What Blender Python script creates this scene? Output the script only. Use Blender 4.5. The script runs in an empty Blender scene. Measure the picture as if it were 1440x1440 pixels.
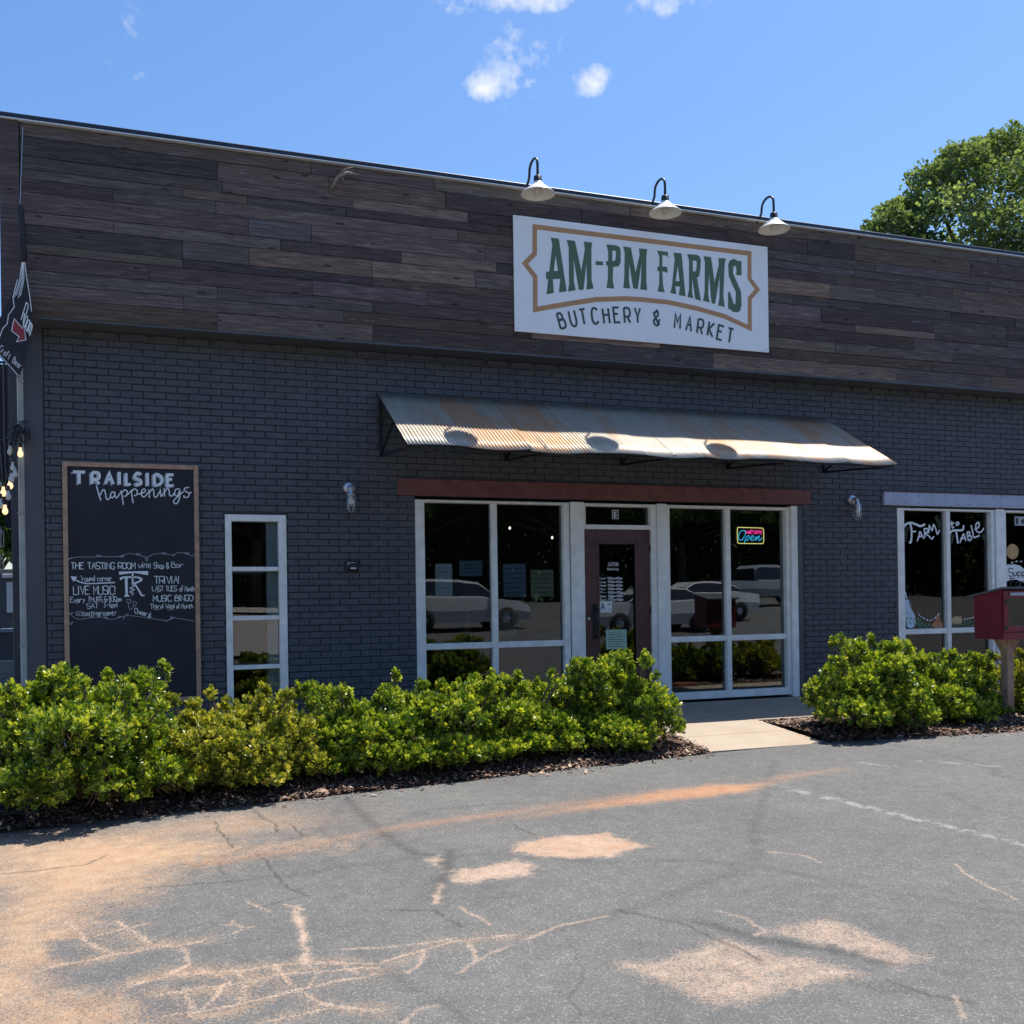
import bpy, bmesh, math, random
import numpy as np
from mathutils import Vector, Matrix
from mathutils.geometry import tessellate_polygon
random.seed(7); rng = np.random.default_rng(11)
S = bpy.context.scene; C = S.collection
# ------------------------------------------------------------------ camera
yaw, roll = math.radians(19.93), math.radians(-0.8)
fw = Vector((math.sin(yaw), math.cos(yaw), 0)); rt = Vector((math.cos(yaw), -math.sin(yaw), 0)); up = Vector((0, 0, 1))
r2 = rt*math.cos(roll) + up*math.sin(roll); u2 = -rt*math.sin(roll) + up*math.cos(roll)
cam = bpy.data.objects.new('camera', bpy.data.cameras.new('camera')); C.objects.link(cam)
cam.matrix_world = Matrix(((r2.x, u2.x, -fw.x, -5.264), (r2.y, u2.y, -fw.y, -10.8504), (r2.z, u2.z, -fw.z, 1.289), (0, 0, 0, 1)))
cam.data.sensor_width = 36; cam.data.lens = 35.0; cam.data.shift_y = 124.6/1440; cam.data.clip_end = 3000; cam.data.clip_start = .05
S.camera = cam
# ------------------------------------------------------------------ sky, sun, exposure
SUND = Vector((.38, .165, 1)).normalized()
EL = math.asin(SUND.z); AZ = math.atan2(SUND.x, SUND.y)
w = bpy.data.worlds.new('World'); S.world = w; w.use_nodes = True; nt = w.node_tree; nt.nodes.clear()
def N(t, **k):
    n = nt.nodes.new(t)
    for a, b in k.items(): setattr(n, a, b)
    return n
def M(op, a, b=None, c=None, clamp=False):
    n = nt.nodes.new('ShaderNodeMath'); n.operation = op; n.use_clamp = clamp
    for i, v in enumerate((a, b, c)):
        if v is None: continue
        if isinstance(v, (int, float)): n.inputs[i].default_value = v
        else: nt.links.new(v, n.inputs[i])
    return n.outputs[0]
sky = N('ShaderNodeTexSky', sky_type='NISHITA', sun_disc=False, sun_elevation=EL, sun_rotation=AZ, altitude=100, air_density=1.15, dust_density=0.8, ozone_density=5.0)
tc = N('ShaderNodeTexCoord')
def dotn(v):
    n = N('ShaderNodeVectorMath', operation='DOT_PRODUCT'); nt.links.new(tc.outputs['Generated'], n.inputs[0]); n.inputs[1].default_value = v; return n.outputs['Value']
dr, du, df = dotn(tuple(rt)), dotn((0, 0, 1)), dotn(tuple(fw))
nz = N('ShaderNodeTexNoise'); nz.inputs['Scale'].default_value = 34; nz.inputs['Detail'].default_value = 8; nz.inputs['Roughness'].default_value = .62
nt.links.new(tc.outputs['Generated'], nz.inputs['Vector'])
nz2 = N('ShaderNodeTexNoise'); nz2.inputs['Scale'].default_value = 110; nz2.inputs['Detail'].default_value = 5
nt.links.new(tc.outputs['Generated'], nz2.inputs['Vector'])
CL = [(693,120,26,15,1.0),(722,110,20,18,.85),(752,114,30,9,.42),(842,115,24,16,1.0),(722,72,32,28,.40),(768,72,24,22,.38),(805,65,14,12,.36),(750,0,58,12,.9),(665,4,48,11,.5),(950,0,50,16,.55),(190,30,26,22,.22),(186,92,26,13,.28),(735,90,75,45,.22)]
tot = None
for (px, py, sa, sb, amp) in CL:
    d = fw + rt*((px-720)/1400) + Vector((0, 0, 1))*((844.6-py)/1400); d.normalize()
    a = M('DIVIDE', M('SUBTRACT', dr, d.dot(rt)), sa/1600*1.5); b = M('DIVIDE', M('SUBTRACT', du, d.z), sb/1600*1.5)
    q = M('SUBTRACT', 1.0, M('ADD', M('MULTIPLY', a, a), M('MULTIPLY', b, b)), clamp=True)
    q = M('MULTIPLY', q, amp); tot = q if tot is None else M('MAXIMUM', tot, q)
nn = M('ADD', M('MULTIPLY', nz.outputs['Fac'], .75), M('MULTIPLY', nz2.outputs['Fac'], .3))
cm = M('SUBTRACT', M('ADD', M('MULTIPLY', tot, .95), M('MULTIPLY', M('SUBTRACT', nn, .52), 2.6)), .30)
cm = M('MULTIPLY', M('MULTIPLY', cm, 1.1, clamp=True), M('GREATER_THAN', tot, .0001))
cm = M('MULTIPLY', cm, M('MULTIPLY', tot, 3.0, clamp=True))
hs = N('ShaderNodeHueSaturation'); hs.inputs['Saturation'].default_value = 1.12
nt.links.new(sky.outputs[0], hs.inputs['Color'])
mx = N('ShaderNodeMix', data_type='RGBA'); tn = N('ShaderNodeMix', data_type='RGBA', blend_type='MULTIPLY'); tn.inputs[0].default_value = 1; nt.links.new(hs.outputs[0], tn.inputs[6]); tn.inputs[7].default_value = (.84, .86, .91, 1); nt.links.new(cm, mx.inputs[0]); nt.links.new(tn.outputs[2], mx.inputs[6]); mx.inputs[7].default_value = (4.7, 4.9, 5.2, 1)
bg = N('ShaderNodeBackground'); bg.inputs['Strength'].default_value = .078; nt.links.new(mx.outputs[2], bg.inputs['Color'])
wo = N('ShaderNodeOutputWorld'); nt.links.new(bg.outputs[0], wo.inputs[0])
sun = bpy.data.objects.new('sun', bpy.data.lights.new('sun', 'SUN')); C.objects.link(sun)
sun.data.energy = 3.25; sun.data.angle = math.radians(.5); sun.data.color = (1, .94, .84)
sun.rotation_euler = SUND.to_track_quat('Z', 'Y').to_euler()
S.view_settings.view_transform = 'Standard'; S.view_settings.look = 'None'; S.view_settings.gamma = 1; S.view_settings.use_curve_mapping = False
S.view_settings.exposure = 1.36
# ------------------------------------------------------------------ helpers
class MB:
    def __init__(s): s.v = []; s.f = []; s.m = []
    def add(s, v, f, mi=0):
        o = len(s.v); s.v += [tuple(p) for p in v]; s.f += [tuple(i+o for i in q) for q in f]; s.m += [mi]*len(f)
    def box(s, x0, x1, y0, y1, z0, z1, mi=0):
        s.add([(x0,y0,z0),(x1,y0,z0),(x1,y1,z0),(x0,y1,z0),(x0,y0,z1),(x1,y0,z1),(x1,y1,z1),(x0,y1,z1)],
              [(0,1,5,4),(1,2,6,5),(2,3,7,6),(3,0,4,7),(4,5,6,7),(3,2,1,0)], mi)
    def bbox(s, x0, x1, y0, y1, z0, z1, b=.004, mi=0):   # box with chamfered edges
        bm = bmesh.new(); bmesh.ops.create_cube(bm, size=1)
        for v in bm.verts: v.co = Vector((x0+(v.co.x+.5)*(x1-x0), y0+(v.co.y+.5)*(y1-y0), z0+(v.co.z+.5)*(z1-z0)))
        bmesh.ops.bevel(bm, geom=bm.edges[:], offset=b, segments=1, affect='EDGES'); s.bm(bm, mi)
    def bm(s, bm, mi=0):
        bm.verts.ensure_lookup_table(); s.add([v.co[:] for v in bm.verts], [[v.index for v in f.verts] for f in bm.faces], mi); bm.free()
    def tube(s, pts, r, n=8, cap=True, mi=0):
        pts = [Vector(p) for p in pts]; rs = r if isinstance(r, (list, tuple)) else [r]*len(pts); V = []; F = []
        t0 = (pts[1]-pts[0]).normalized(); a = t0.orthogonal().normalized()
        for i, p in enumerate(pts):
            t = (pts[min(i+1, len(pts)-1)]-pts[max(i-1, 0)]).normalized(); a = (a-t*a.dot(t)).normalized(); b = t.cross(a)
            for k in range(n):
                q = 2*math.pi*k/n; V.append(p+(a*math.cos(q)+b*math.sin(q))*rs[i])
        for i in range(len(pts)-1):
            for k in range(n): F.append((i*n+k, i*n+(k+1)%n, (i+1)*n+(k+1)%n, (i+1)*n+k))
        if cap: F += [tuple(range(n))[::-1], tuple((len(pts)-1)*n+k for k in range(n))]
        s.add(V, F, mi)
    def lathe(s, prof, c=(0,0,0), n=24, axis='z', mi=0):
        V = []; F = []
        for r, z in prof:
            for k in range(n):
                q = 2*math.pi*k/n; x, y = r*math.cos(q), r*math.sin(q)
                V.append((c[0]+x, c[1]+y, c[2]+z) if axis == 'z' else ((c[0]+x, c[1]-z, c[2]+y) if axis == 'y' else (c[0]+z, c[1]+x, c[2]+y)))
        for i in range(len(prof)-1):
            for k in range(n): F.append((i*n+k, i*n+(k+1)%n, (i+1)*n+(k+1)%n, (i+1)*n+k))
        s.add(V, F, mi)
    def poly(s, pts, y, th=0, holes=(), mi=0):     # flat polygon in a plane of constant y, front facing -y
        loops = [pts]+list(holes); fl = [p for l in loops for p in l]
        tr = tessellate_polygon([[Vector((p[0], p[1], 0)) for p in l] for l in loops])
        V = [(p[0], y, p[1]) for p in fl]; F = []
        for t in tr:
            a, b, c = [fl[i] for i in t]; cr = (b[0]-a[0])*(c[1]-a[1])-(b[1]-a[1])*(c[0]-a[0])
            F.append(tuple(t) if cr > 0 else tuple(t)[::-1])
        s.add(V, F, mi)
        if th:
            V = []; F = []
            for l in loops:
                o = len(V); n = len(l); V += [(p[0], y, p[1]) for p in l]+[(p[0], y+th, p[1]) for p in l]
                F += [(o+i, o+(i+1) % n, o+n+(i+1) % n, o+n+i) for i in range(n)]
            s.add(V, F, mi)
    def ribbon(s, pts, w, y, smooth=True, closed=False, mi=0, taper=False):
        P = [Vector((p[0], p[1])) for p in pts]
        if smooth and len(P) > 2:
            Q = [P[0]]+P+[P[-1]]; R = []
            for i in range(1, len(Q)-2):
                for t in (0, .25, .5, .75):
                    a, b, c, d = Q[i-1:i+3]
                    R.append(.5*((2*b)+(c-a)*t+(2*a-5*b+4*c-d)*t*t+(3*b-a-3*c+d)*t**3))
            R.append(P[-1]); P = R
        n = len(P); V = []; F = []
        for i in range(n):
            if closed: a, c = P[i-1], P[(i+1) % n]
            else: a, c = P[max(i-1, 0)], P[min(i+1, n-1)]
            d1 = (P[i]-a); d2 = (c-P[i]); d1 = d1.normalized() if d1.length > 1e-7 else d2.normalized(); d2 = d2.normalized() if d2.length > 1e-7 else d1
            t = (d1+d2); t = t.normalized() if t.length > 1e-5 else d1
            nn = Vector((-t.y, t.x)); k = 1/max(.5, abs(nn.dot(Vector((-d1.y, d1.x)))))
            ww = w*.5*k*(1 if not taper else (.55+.45*math.sin(math.pi*min(1, (i+1)/n*1.2))))
            yy = y-1e-5*i - s.off
            V += [(P[i].x+nn.x*ww, yy, P[i].y+nn.y*ww), (P[i].x-nn.x*ww, yy, P[i].y-nn.y*ww)]
        for i in range(n-1 if not closed else n):
            j = (i+1) % n; F.append((2*i, 2*i+1, 2*j+1, 2*j))
        s.off += 6e-5; s.add(V, F, mi)
    off = 0
    def obj(s, name, mats, parent=None, smooth=False):
        me = bpy.data.meshes.new(name); me.from_pydata(s.v, [], s.f)
        mats = mats if isinstance(mats, (list, tuple)) else [mats]
        for m in mats: me.materials.append(m)
        if len(mats) > 1: me.polygons.foreach_set('material_index', s.m)
        if smooth: me.polygons.foreach_set('use_smooth', [True]*len(me.polygons))
        me.update(); return link(name, me, parent)
def link(name, me, parent=None):
    o = bpy.data.objects.new(name, me); C.objects.link(o)
    if parent is not None: o.parent = parent
    return o
def thing(name, label, cat, loc=(0,0,0), group=None):
    o = bpy.data.objects.new(name, None); C.objects.link(o); o.location = loc; o.empty_display_size = .1; return tag(o, label, cat, group)
def tag(o, label, cat, group=None):
    o['label'] = label; o['category'] = cat
    if group: o['group'] = group
    return o
def struct(o, kind='structure'): o['kind'] = kind; return o
def copy_thing(o, label, loc=None, rotz=None):
    c = o.copy(); C.objects.link(c); c['label'] = label
    if loc is not None: c.location = loc
    if rotz is not None: c.rotation_euler.z = rotz
    for ch in o.children:
        d = ch.copy(); C.objects.link(d); d.parent = c
        for g in ch.children:
            e = g.copy(); C.objects.link(e); e.parent = d
    return c
# ------------------------------------------------------------------ materials
class NB:
    def __init__(s, m): s.t = m.node_tree; s.b = s.t.nodes['Principled BSDF']
    def n(s, t, **k):
        x = s.t.nodes.new(t)
        for a, b in k.items(): setattr(x, a, b)
        return x
    def l(s, a, b): s.t.links.new(a, b)
    def pos(s, scale=(1,1,1), obj=False, rnd=False):
        src = s.n('ShaderNodeTexCoord').outputs['Object'] if obj else s.n('ShaderNodeNewGeometry').outputs['Position']
        mp = s.n('ShaderNodeMapping'); mp.inputs['Scale'].default_value = scale; s.l(src, mp.inputs['Vector'])
        if rnd:
            oi = s.n('ShaderNodeObjectInfo'); cx = s.n('ShaderNodeCombineXYZ'); m = s.n('ShaderNodeMath', operation='MULTIPLY'); m.inputs[1].default_value = 37
            s.l(oi.outputs['Random'], m.inputs[0]); s.l(m.outputs[0], cx.inputs[0]); s.l(m.outputs[0], cx.inputs[1]); s.l(m.outputs[0], cx.inputs[2]); s.l(cx.outputs[0], mp.inputs['Location'])
        return mp.outputs[0]
    def noise(s, vec, scale, detail=4, rough=.55, dist=0):
        x = s.n('ShaderNodeTexNoise'); x.inputs['Scale'].default_value = scale; x.inputs['Detail'].default_value = detail; x.inputs['Roughness'].default_value = rough; x.inputs['Distortion'].default_value = dist
        if vec is not None: s.l(vec, x.inputs['Vector'])
        return x.outputs['Fac']
    def ramp(s, f, stops):
        x = s.n('ShaderNodeValToRGB'); e = x.color_ramp.elements
        while len(e) > 1: e.remove(e[-1])
        e[0].position = stops[0][0]; e[0].color = stops[0][1] if len(stops[0][1]) == 4 else (*stops[0][1], 1)
        for p, c in stops[1:]:
            q = e.new(p); q.color = c if len(c) == 4 else (*c, 1)
        s.l(f, x.inputs[0]); return x.outputs[0]
    def mix(s, f, a, b, bt='MIX'):
        x = s.n('ShaderNodeMix', data_type='RGBA', blend_type=bt); x.clamp_factor = True
        for sock, v in ((x.inputs[0], f), (x.inputs[6], a), (x.inputs[7], b)):
            if isinstance(v, (int, float)): sock.default_value = v
            elif isinstance(v, tuple): sock.default_value = v if len(v) == 4 else (*v, 1)
            else: s.l(v, sock)
        return x.outputs[2]
    def math(s, op, a, b=0.0, clamp=False):
        x = s.n('ShaderNodeMath', operation=op); x.use_clamp = clamp
        for i, v in enumerate((a, b)):
            if isinstance(v, (int, float)): x.inputs[i].default_value = v
            else: s.l(v, x.inputs[i])
        return x.outputs[0]
    def attr(s, name): return s.n('ShaderNodeAttribute', attribute_name=name).outputs
    def bump(s, f, strength=.3, dist=.01):
        x = s.n('ShaderNodeBump'); x.inputs['Strength'].default_value = strength; x.inputs['Distance'].default_value = dist; s.l(f, x.inputs['Height']); s.l(x.outputs[0], s.b.inputs['Normal'])
    def col(s, c): s.l(c, s.b.inputs['Base Color'])
def mat(name, color=(.5,.5,.5), rough=.6, metal=0, var=.15, scale=8, bump=0, bscale=60, spec=.5):
    m = bpy.data.materials.new(name); m.use_nodes = True; b = NB(m)
    b.b.inputs['Roughness'].default_value = rough; b.b.inputs['Metallic'].default_value = metal; b.b.inputs['Specular IOR Level'].default_value = spec
    c = tuple(color)
    if var:
        f = b.noise(b.pos(), scale, 5); lo = tuple(x*(1-var) for x in c); hi = tuple(min(1, x*(1+var)) for x in c)
        b.col(b.ramp(f, [(.3, lo), (.7, hi)]))
    else: b.b.inputs['Base Color'].default_value = (*c, 1)
    if bump: b.bump(b.noise(b.pos(), bscale, 4), bump, .004)
    return m
def emit(name, color, strength):
    m = bpy.data.materials.new(name); m.use_nodes = True; b = m.node_tree.nodes['Principled BSDF']
    b.inputs['Base Color'].default_value = (*color, 1); b.inputs['Emission Color'].default_value = (*color, 1); b.inputs['Emission Strength'].default_value = strength; return m
def glass(name, tint=(.75,.8,.82), k=1.45):
    m = bpy.data.materials.new(name); m.use_nodes = True; b = NB(m); t = b.t; t.nodes.remove(b.b)
    tr = b.n('ShaderNodeBsdfTransparent'); tr.inputs[0].default_value = (*tint, 1); gl = b.n('ShaderNodeBsdfGlossy'); gl.inputs['Roughness'].default_value = .003; gl.inputs[0].default_value = (1, 1, 1, 1)
    fr = b.n('ShaderNodeFresnel'); fr.inputs[0].default_value = 1.52
    bp = b.n('ShaderNodeBump'); bp.inputs['Strength'].default_value = .05; bp.inputs['Distance'].default_value = .02; b.l(b.noise(b.pos(), 1.3, 1), bp.inputs['Height']); b.l(bp.outputs[0], gl.inputs['Normal'])
    f = b.math('MULTIPLY', fr.outputs[0], k, True); mx = b.n('ShaderNodeMixShader'); b.l(f, mx.inputs[0]); b.l(tr.outputs[0], mx.inputs[1]); b.l(gl.outputs[0], mx.inputs[2])
    b.l(mx.outputs[0], t.nodes['Material Output'].inputs[0]); return m
def leafmat(name, c0, c1, c2, trans=.3, rough=.38, spec=.55):
    m = bpy.data.materials.new(name); m.use_nodes = True; b = NB(m); t = b.t
    a = b.attr('shade')['Fac']; col = b.ramp(a, [(0, c0), (.5, c1), (1, c2)])
    b.col(col); b.b.inputs['Roughness'].default_value = rough; b.b.inputs['Specular IOR Level'].default_value = spec
    tl = b.n('ShaderNodeBsdfTranslucent'); b.l(b.mix(1.0, col, (1.5, 1.5, .55), 'MULTIPLY'), tl.inputs[0]); mx = b.n('ShaderNodeMixShader'); mx.inputs[0].default_value = trans
    b.l(b.b.outputs[0], mx.inputs[1]); b.l(tl.outputs[0], mx.inputs[2]); b.l(mx.outputs[0], t.nodes['Material Output'].inputs[0]); return m

def m_brick():
    m = bpy.data.materials.new('painted_brick'); m.use_nodes = True; b = NB(m)
    oi = b.n('ShaderNodeObjectInfo'); f = b.noise(b.pos((5,5,14)), 1.0, 3)
    c = b.ramp(f, [(.3, (.058, .067, .080)), (.5, (.074, .085, .100)), (.72, (.096, .106, .121))])
    st_ = b.math('MULTIPLY', b.ramp(b.noise(b.pos((3, 3, .5)), 1.6, 5, .6), [(.5, (0, 0, 0)), (.72, (1, 1, 1))]), .4); c = b.mix(st_, c, (.105, .112, .118)); b.col(b.mix(b.math('MULTIPLY', b.noise(b.pos(), 1.1, 2), .4), c, (.07, .060, .076))); b.b.inputs['Roughness'].default_value = .55; b.b.inputs['Specular IOR Level'].default_value = .35
    b.bump(b.noise(b.pos((1,1,1)), 120, 4), .35, .003); return m
def m_plank():
    m = bpy.data.materials.new('weathered_plank'); m.use_nodes = True; b = NB(m)
    oi = b.n('ShaderNodeObjectInfo'); v = b.pos((1.2, 1.2, 24), rnd=True); g = b.noise(v, 3.0, 8, .65, .6); g2 = b.noise(b.pos((.7, 1, 5), rnd=True), 2.2, 4, .5, .8)
    c = b.ramp(g, [(.25, (.026, .021, .020)), (.5, (.10, .077, .064)), (.75, (.31, .245, .20))])
    c = b.mix(b.math('MULTIPLY', g2, .62, True), c, b.mix(oi.outputs['Random'], (.075, .062, .068), (.165, .122, .095)))
    c = b.mix(1.0, c, oi.outputs['Color'], 'MULTIPLY'); vor = b.n('ShaderNodeTexVoronoi'); vor.inputs['Scale'].default_value = 1.0; b.l(b.pos((2.6, 1, 9), rnd=True), vor.inputs['Vector'])
    kn = b.math('LESS_THAN', vor.outputs['Distance'], .12); c = b.mix(b.math('MULTIPLY', kn, .7), c, (.02, .015, .015))
    sc = b.math('GREATER_THAN', b.noise(b.pos((1.5, 1, 16), rnd=True), 1.6, 6, .7), .66); c = b.mix(b.math('MULTIPLY', sc, .35), c, (.40, .35, .32))
    b.col(c); b.b.inputs['Roughness'].default_value = .75; b.b.inputs['Specular IOR Level'].default_value = .25; b.bump(g, .55, .006); return m
BRICK = m_brick(); PLANK = m_plank()
MORTAR = mat('dark_mortar', (.036, .042, .052), .8, var=.2, bump=.3)
DARKPAINT = mat('dark_painted_trim', (.07, .075, .088), .5, var=.12, scale=3)
WHITEF = mat('aged_white_frame', (.80, .79, .75), .45, var=.13, scale=7, bump=.08)
WHITEP = mat('white_post_paint', (.80, .80, .77), .5, var=.12, scale=6, bump=.1)
NAVYB = mat('chalkboard_black', (.012, .015, .024), .7, var=.3, scale=3)
FRAMEW = mat('stained_pine_frame', (.42, .26, .17), .6, var=.25, scale=14)
CHALK = mat('chalk_white', (.75, .78, .82), .9, var=.25, scale=90)
CHALKD = mat('chalk_faint', (.40, .43, .48), .9, var=.3, scale=120)
REDWOOD = mat('red_brown_beam', (.17, .062, .065), .55, var=.25, scale=9, bump=.2)
DOORW = mat('brown_stained_door', (.085, .034, .032), .4, var=.3, scale=7, bump=.1)
BLUEBEAM = mat('pale_blue_grey_beam', (.38, .42, .54), .5, var=.1, scale=6, bump=.15)
BLACKM = mat('black_metal', (.02, .021, .024), .42, .3, var=.2)
STEEL = mat('galvanised_metal', (.55, .57, .60), .38, .85, var=.12, scale=40)
ENAMEL = mat('cream_enamel', (.78, .74, .64), .3, var=.1, scale=12)
COPING = mat('dark_coping_metal', (.03, .035, .055), .4, .4, var=.15)
FLASH = mat('bright_flashing', (.8, .8, .8), .35, .3, var=.05)
PLASTICW = mat('white_plastic', (.7, .7, .68), .4, var=.05)
SIGNW = mat('sign_panel_white', (.86, .87, .89), .4, var=.02, scale=2)
SIGNG = mat('sign_green_print', (.085, .15, .088), .5, var=.06)
SIGNO = mat('sign_copper_print', (.50, .26, .115), .5, var=.06)
SIGNT = mat('sign_dark_green_print', (.045, .075, .07), .5, var=.05)
PAPERW = mat('white_paper', (.72, .74, .74), .8, var=.05); PAPERG = mat('green_paper', (.36, .52, .42), .8, var=.05); PAPERB = mat('blue_grey_paper', (.25, .29, .38), .8, var=.08); PAPERY = mat('pale_olive_paper', (.38, .40, .26), .8, var=.06)
INK = mat('black_ink', (.02, .02, .025), .7, var=0)
BARN = mat('barn_red_paint', (.20, .016, .030), .45, var=.18, scale=6, bump=.12)
POSTW = mat('treated_post', (.34, .22, .16), .8, var=.3, scale=12, bump=.3)
ROOFG = mat('grey_shingle', (.10, .105, .12), .8, var=.2, scale=30)
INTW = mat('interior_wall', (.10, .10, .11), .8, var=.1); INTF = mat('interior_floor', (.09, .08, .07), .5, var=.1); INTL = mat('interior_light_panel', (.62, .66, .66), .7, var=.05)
CARD = mat('cardboard', (.33, .24, .16), .8, var=.15); SHELFW = mat('dark_shelf_wood', (.10, .07, .05), .6, var=.2)
RUBBER = mat('rubber', (.02, .02, .02), .8, var=.1)
REDBRICK = mat('loose_red_brick', (.38, .12, .07), .85, var=.3, scale=30, bump=.3)
GLASS = glass('window_glass'); JAR = glass('jar_glass', (.92, .94, .95), 1.4)

# ------------------------------------------------------------------ measured outlines (metres; x along the facade, z up / y out)
JOINTS=[[-5.562,5.33],[-4.911,5.432],[-5.563,5.02],[-4.918,4.906],[-4.92,4.727],[-5.244,4.606],[-4.916,4.321],[-3.624,5.833],[-3.442,5.674],[-2.29,5.846],[-4.526,5.535],[-4.279,5.422],[-3.193,5.521],[-2.165,5.647],[-3.264,5.421],[-1.912,5.51],[-4.592,5.328],[-4.277,5.233],[-3.633,5.126],[-3.952,5.001],[-2.033,5.304],[-2.674,4.975],[-4.271,4.832],[-3.954,4.831],[-2.996,4.9],[-3.633,4.625],[-2.987,4.687],[-1.716,5.098],[-4.591,4.468],[-3.307,4.311],[-2.991,4.431],[-4.595,4.137],[-2.995,4.14],[2.573,5.76],[3.346,5.807],[5.661,5.816],[2.065,5.643],[3.297,5.624],[3.615,5.503],[2.985,5.277],[3.292,5.369],[2.341,5.079],[5.193,5.661],[5.482,5.475],[3.614,5.094],[4.883,5.313],[6.11,5.289],[2.766,4.793],[3.281,4.696],[2.971,4.432],[4.527,4.31],[2.008,4.264],[4.86,4.954],[5.181,4.954],[4.543,4.862],[4.868,4.439],[3.946,4.142],[5.792,4.313],[4.211,4.549],[0.088,5.819],[1.252,5.81],[0.46,4.253],[-0.792,4.124]]
SIGN_GLYPHS=[[[[-0.937,5.409],[-0.919,5.331],[-0.961,5.02],[-1.004,5.013],[-1.001,4.931],[-0.976,4.933],[-0.999,4.758],[-0.91,4.783],[-0.919,4.939],[-0.827,4.951],[-0.846,4.794],[-0.75,4.816],[-0.839,5.409]],[[-0.88,5.218],[-0.906,5.032],[-0.854,5.039]]],[[[-0.741,5.406],[-0.639,5.405],[-0.562,5.068],[-0.516,5.321],[-0.526,5.412],[-0.421,5.409],[-0.433,5.33],[-0.436,4.983],[-0.411,4.88],[-0.503,4.858],[-0.493,4.956],[-0.498,5.172],[-0.538,4.855],[-0.597,4.844],[-0.657,5.188],[-0.658,4.94],[-0.638,4.84],[-0.735,4.813],[-0.719,4.902],[-0.718,5.321]]],[[[-0.381,5.2],[-0.287,5.204],[-0.288,5.161],[-0.382,5.154]]],[[[-0.244,5.408],[-0.106,5.411],[-0.07,5.391],[-0.058,5.348],[-0.061,5.217],[-0.085,5.17],[-0.158,5.154],[-0.166,5.009],[-0.15,4.904],[-0.246,4.902],[-0.23,5.003],[-0.224,5.162],[-0.248,5.165],[-0.25,5.21],[-0.22,5.217],[-0.22,5.331]],[[-0.165,5.346],[-0.125,5.347],[-0.119,5.331],[-0.127,5.243],[-0.139,5.225],[-0.169,5.222]]],[[[-0.025,5.407],[0.076,5.407],[0.131,5.117],[0.188,5.33],[0.18,5.407],[0.289,5.41],[0.276,5.318],[0.272,5.03],[0.282,4.926],[0.189,4.926],[0.203,5.023],[0.211,5.245],[0.157,4.928],[0.099,4.927],[0.051,5.217],[0.043,5.019],[0.059,4.924],[-0.031,4.922],[-0.017,5.024],[-0.006,5.343]]],[[[0.421,5.406],[0.565,5.405],[0.566,5.333],[0.545,5.362],[0.489,5.36],[0.487,5.224],[0.552,5.229],[0.555,5.155],[0.523,5.167],[0.486,5.169],[0.493,5.003],[0.513,4.921],[0.417,4.923],[0.443,5.009],[0.446,5.165],[0.421,5.164],[0.422,5.218],[0.447,5.223],[0.451,5.332]]],[[[0.638,5.405],[0.748,5.408],[0.756,5.33],[0.794,4.899],[0.702,4.908],[0.723,5.008],[0.657,5.007],[0.668,4.915],[0.589,4.92],[0.615,5.014],[0.654,5.331]],[[0.695,5.257],[0.663,5.069],[0.717,5.071]]],[[[0.825,5.408],[0.959,5.413],[0.997,5.395],[1.012,5.351],[1.001,5.243],[0.987,5.162],[0.955,5.137],[1.004,4.865],[0.925,4.88],[0.896,5.097],[0.89,5.119],[0.885,4.961],[0.899,4.886],[0.82,4.893],[0.843,4.98],[0.849,5.34]],[[0.9,5.339],[0.943,5.344],[0.955,5.323],[0.947,5.237],[0.93,5.207],[0.898,5.21]]],[[[1.049,5.406],[1.153,5.407],[1.196,5.103],[1.259,5.325],[1.257,5.405],[1.358,5.412],[1.341,5.334],[1.316,4.955],[1.333,4.818],[1.241,4.829],[1.262,4.916],[1.27,5.19],[1.2,4.845],[1.151,4.85],[1.121,5.198],[1.104,4.959],[1.125,4.856],[1.034,4.867],[1.058,4.977],[1.067,5.328]]],[[[1.578,5.409],[1.578,5.229],[1.505,5.222],[1.506,5.316],[1.483,5.339],[1.46,5.311],[1.456,5.243],[1.516,5.128],[1.568,5.024],[1.572,4.864],[1.551,4.793],[1.51,4.769],[1.438,4.772],[1.412,4.804],[1.381,4.796],[1.385,5.013],[1.415,4.999],[1.459,4.866],[1.483,4.862],[1.489,4.914],[1.495,5.017],[1.443,5.104],[1.398,5.203],[1.39,5.339],[1.415,5.393],[1.468,5.418],[1.527,5.401],[1.554,5.396]]]]
SIGN_BORDER=[[-1.13,5.51],[1.696,5.508],[1.691,5.197],[1.803,5.075],[1.69,4.955],[1.684,4.592],[1.325,4.706],[0.936,4.769],[0.555,4.808],[0.182,4.808],[-0.018,4.799],[-0.38,4.756],[-0.734,4.675],[-0.967,4.618],[-1.139,4.574],[-1.135,4.947],[-1.256,5.083],[-1.137,5.207]]
SIGN_SUB=[[-0.819,4.475],[-0.678,4.514],[-0.549,4.541],[-0.401,4.564],[-0.257,4.576],[-0.122,4.599],[0.013,4.605],[0.15,4.616],[0.402,4.611],[0.682,4.595],[0.839,4.575],[0.99,4.553],[1.136,4.531],[1.266,4.502],[1.403,4.478]]
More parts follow.
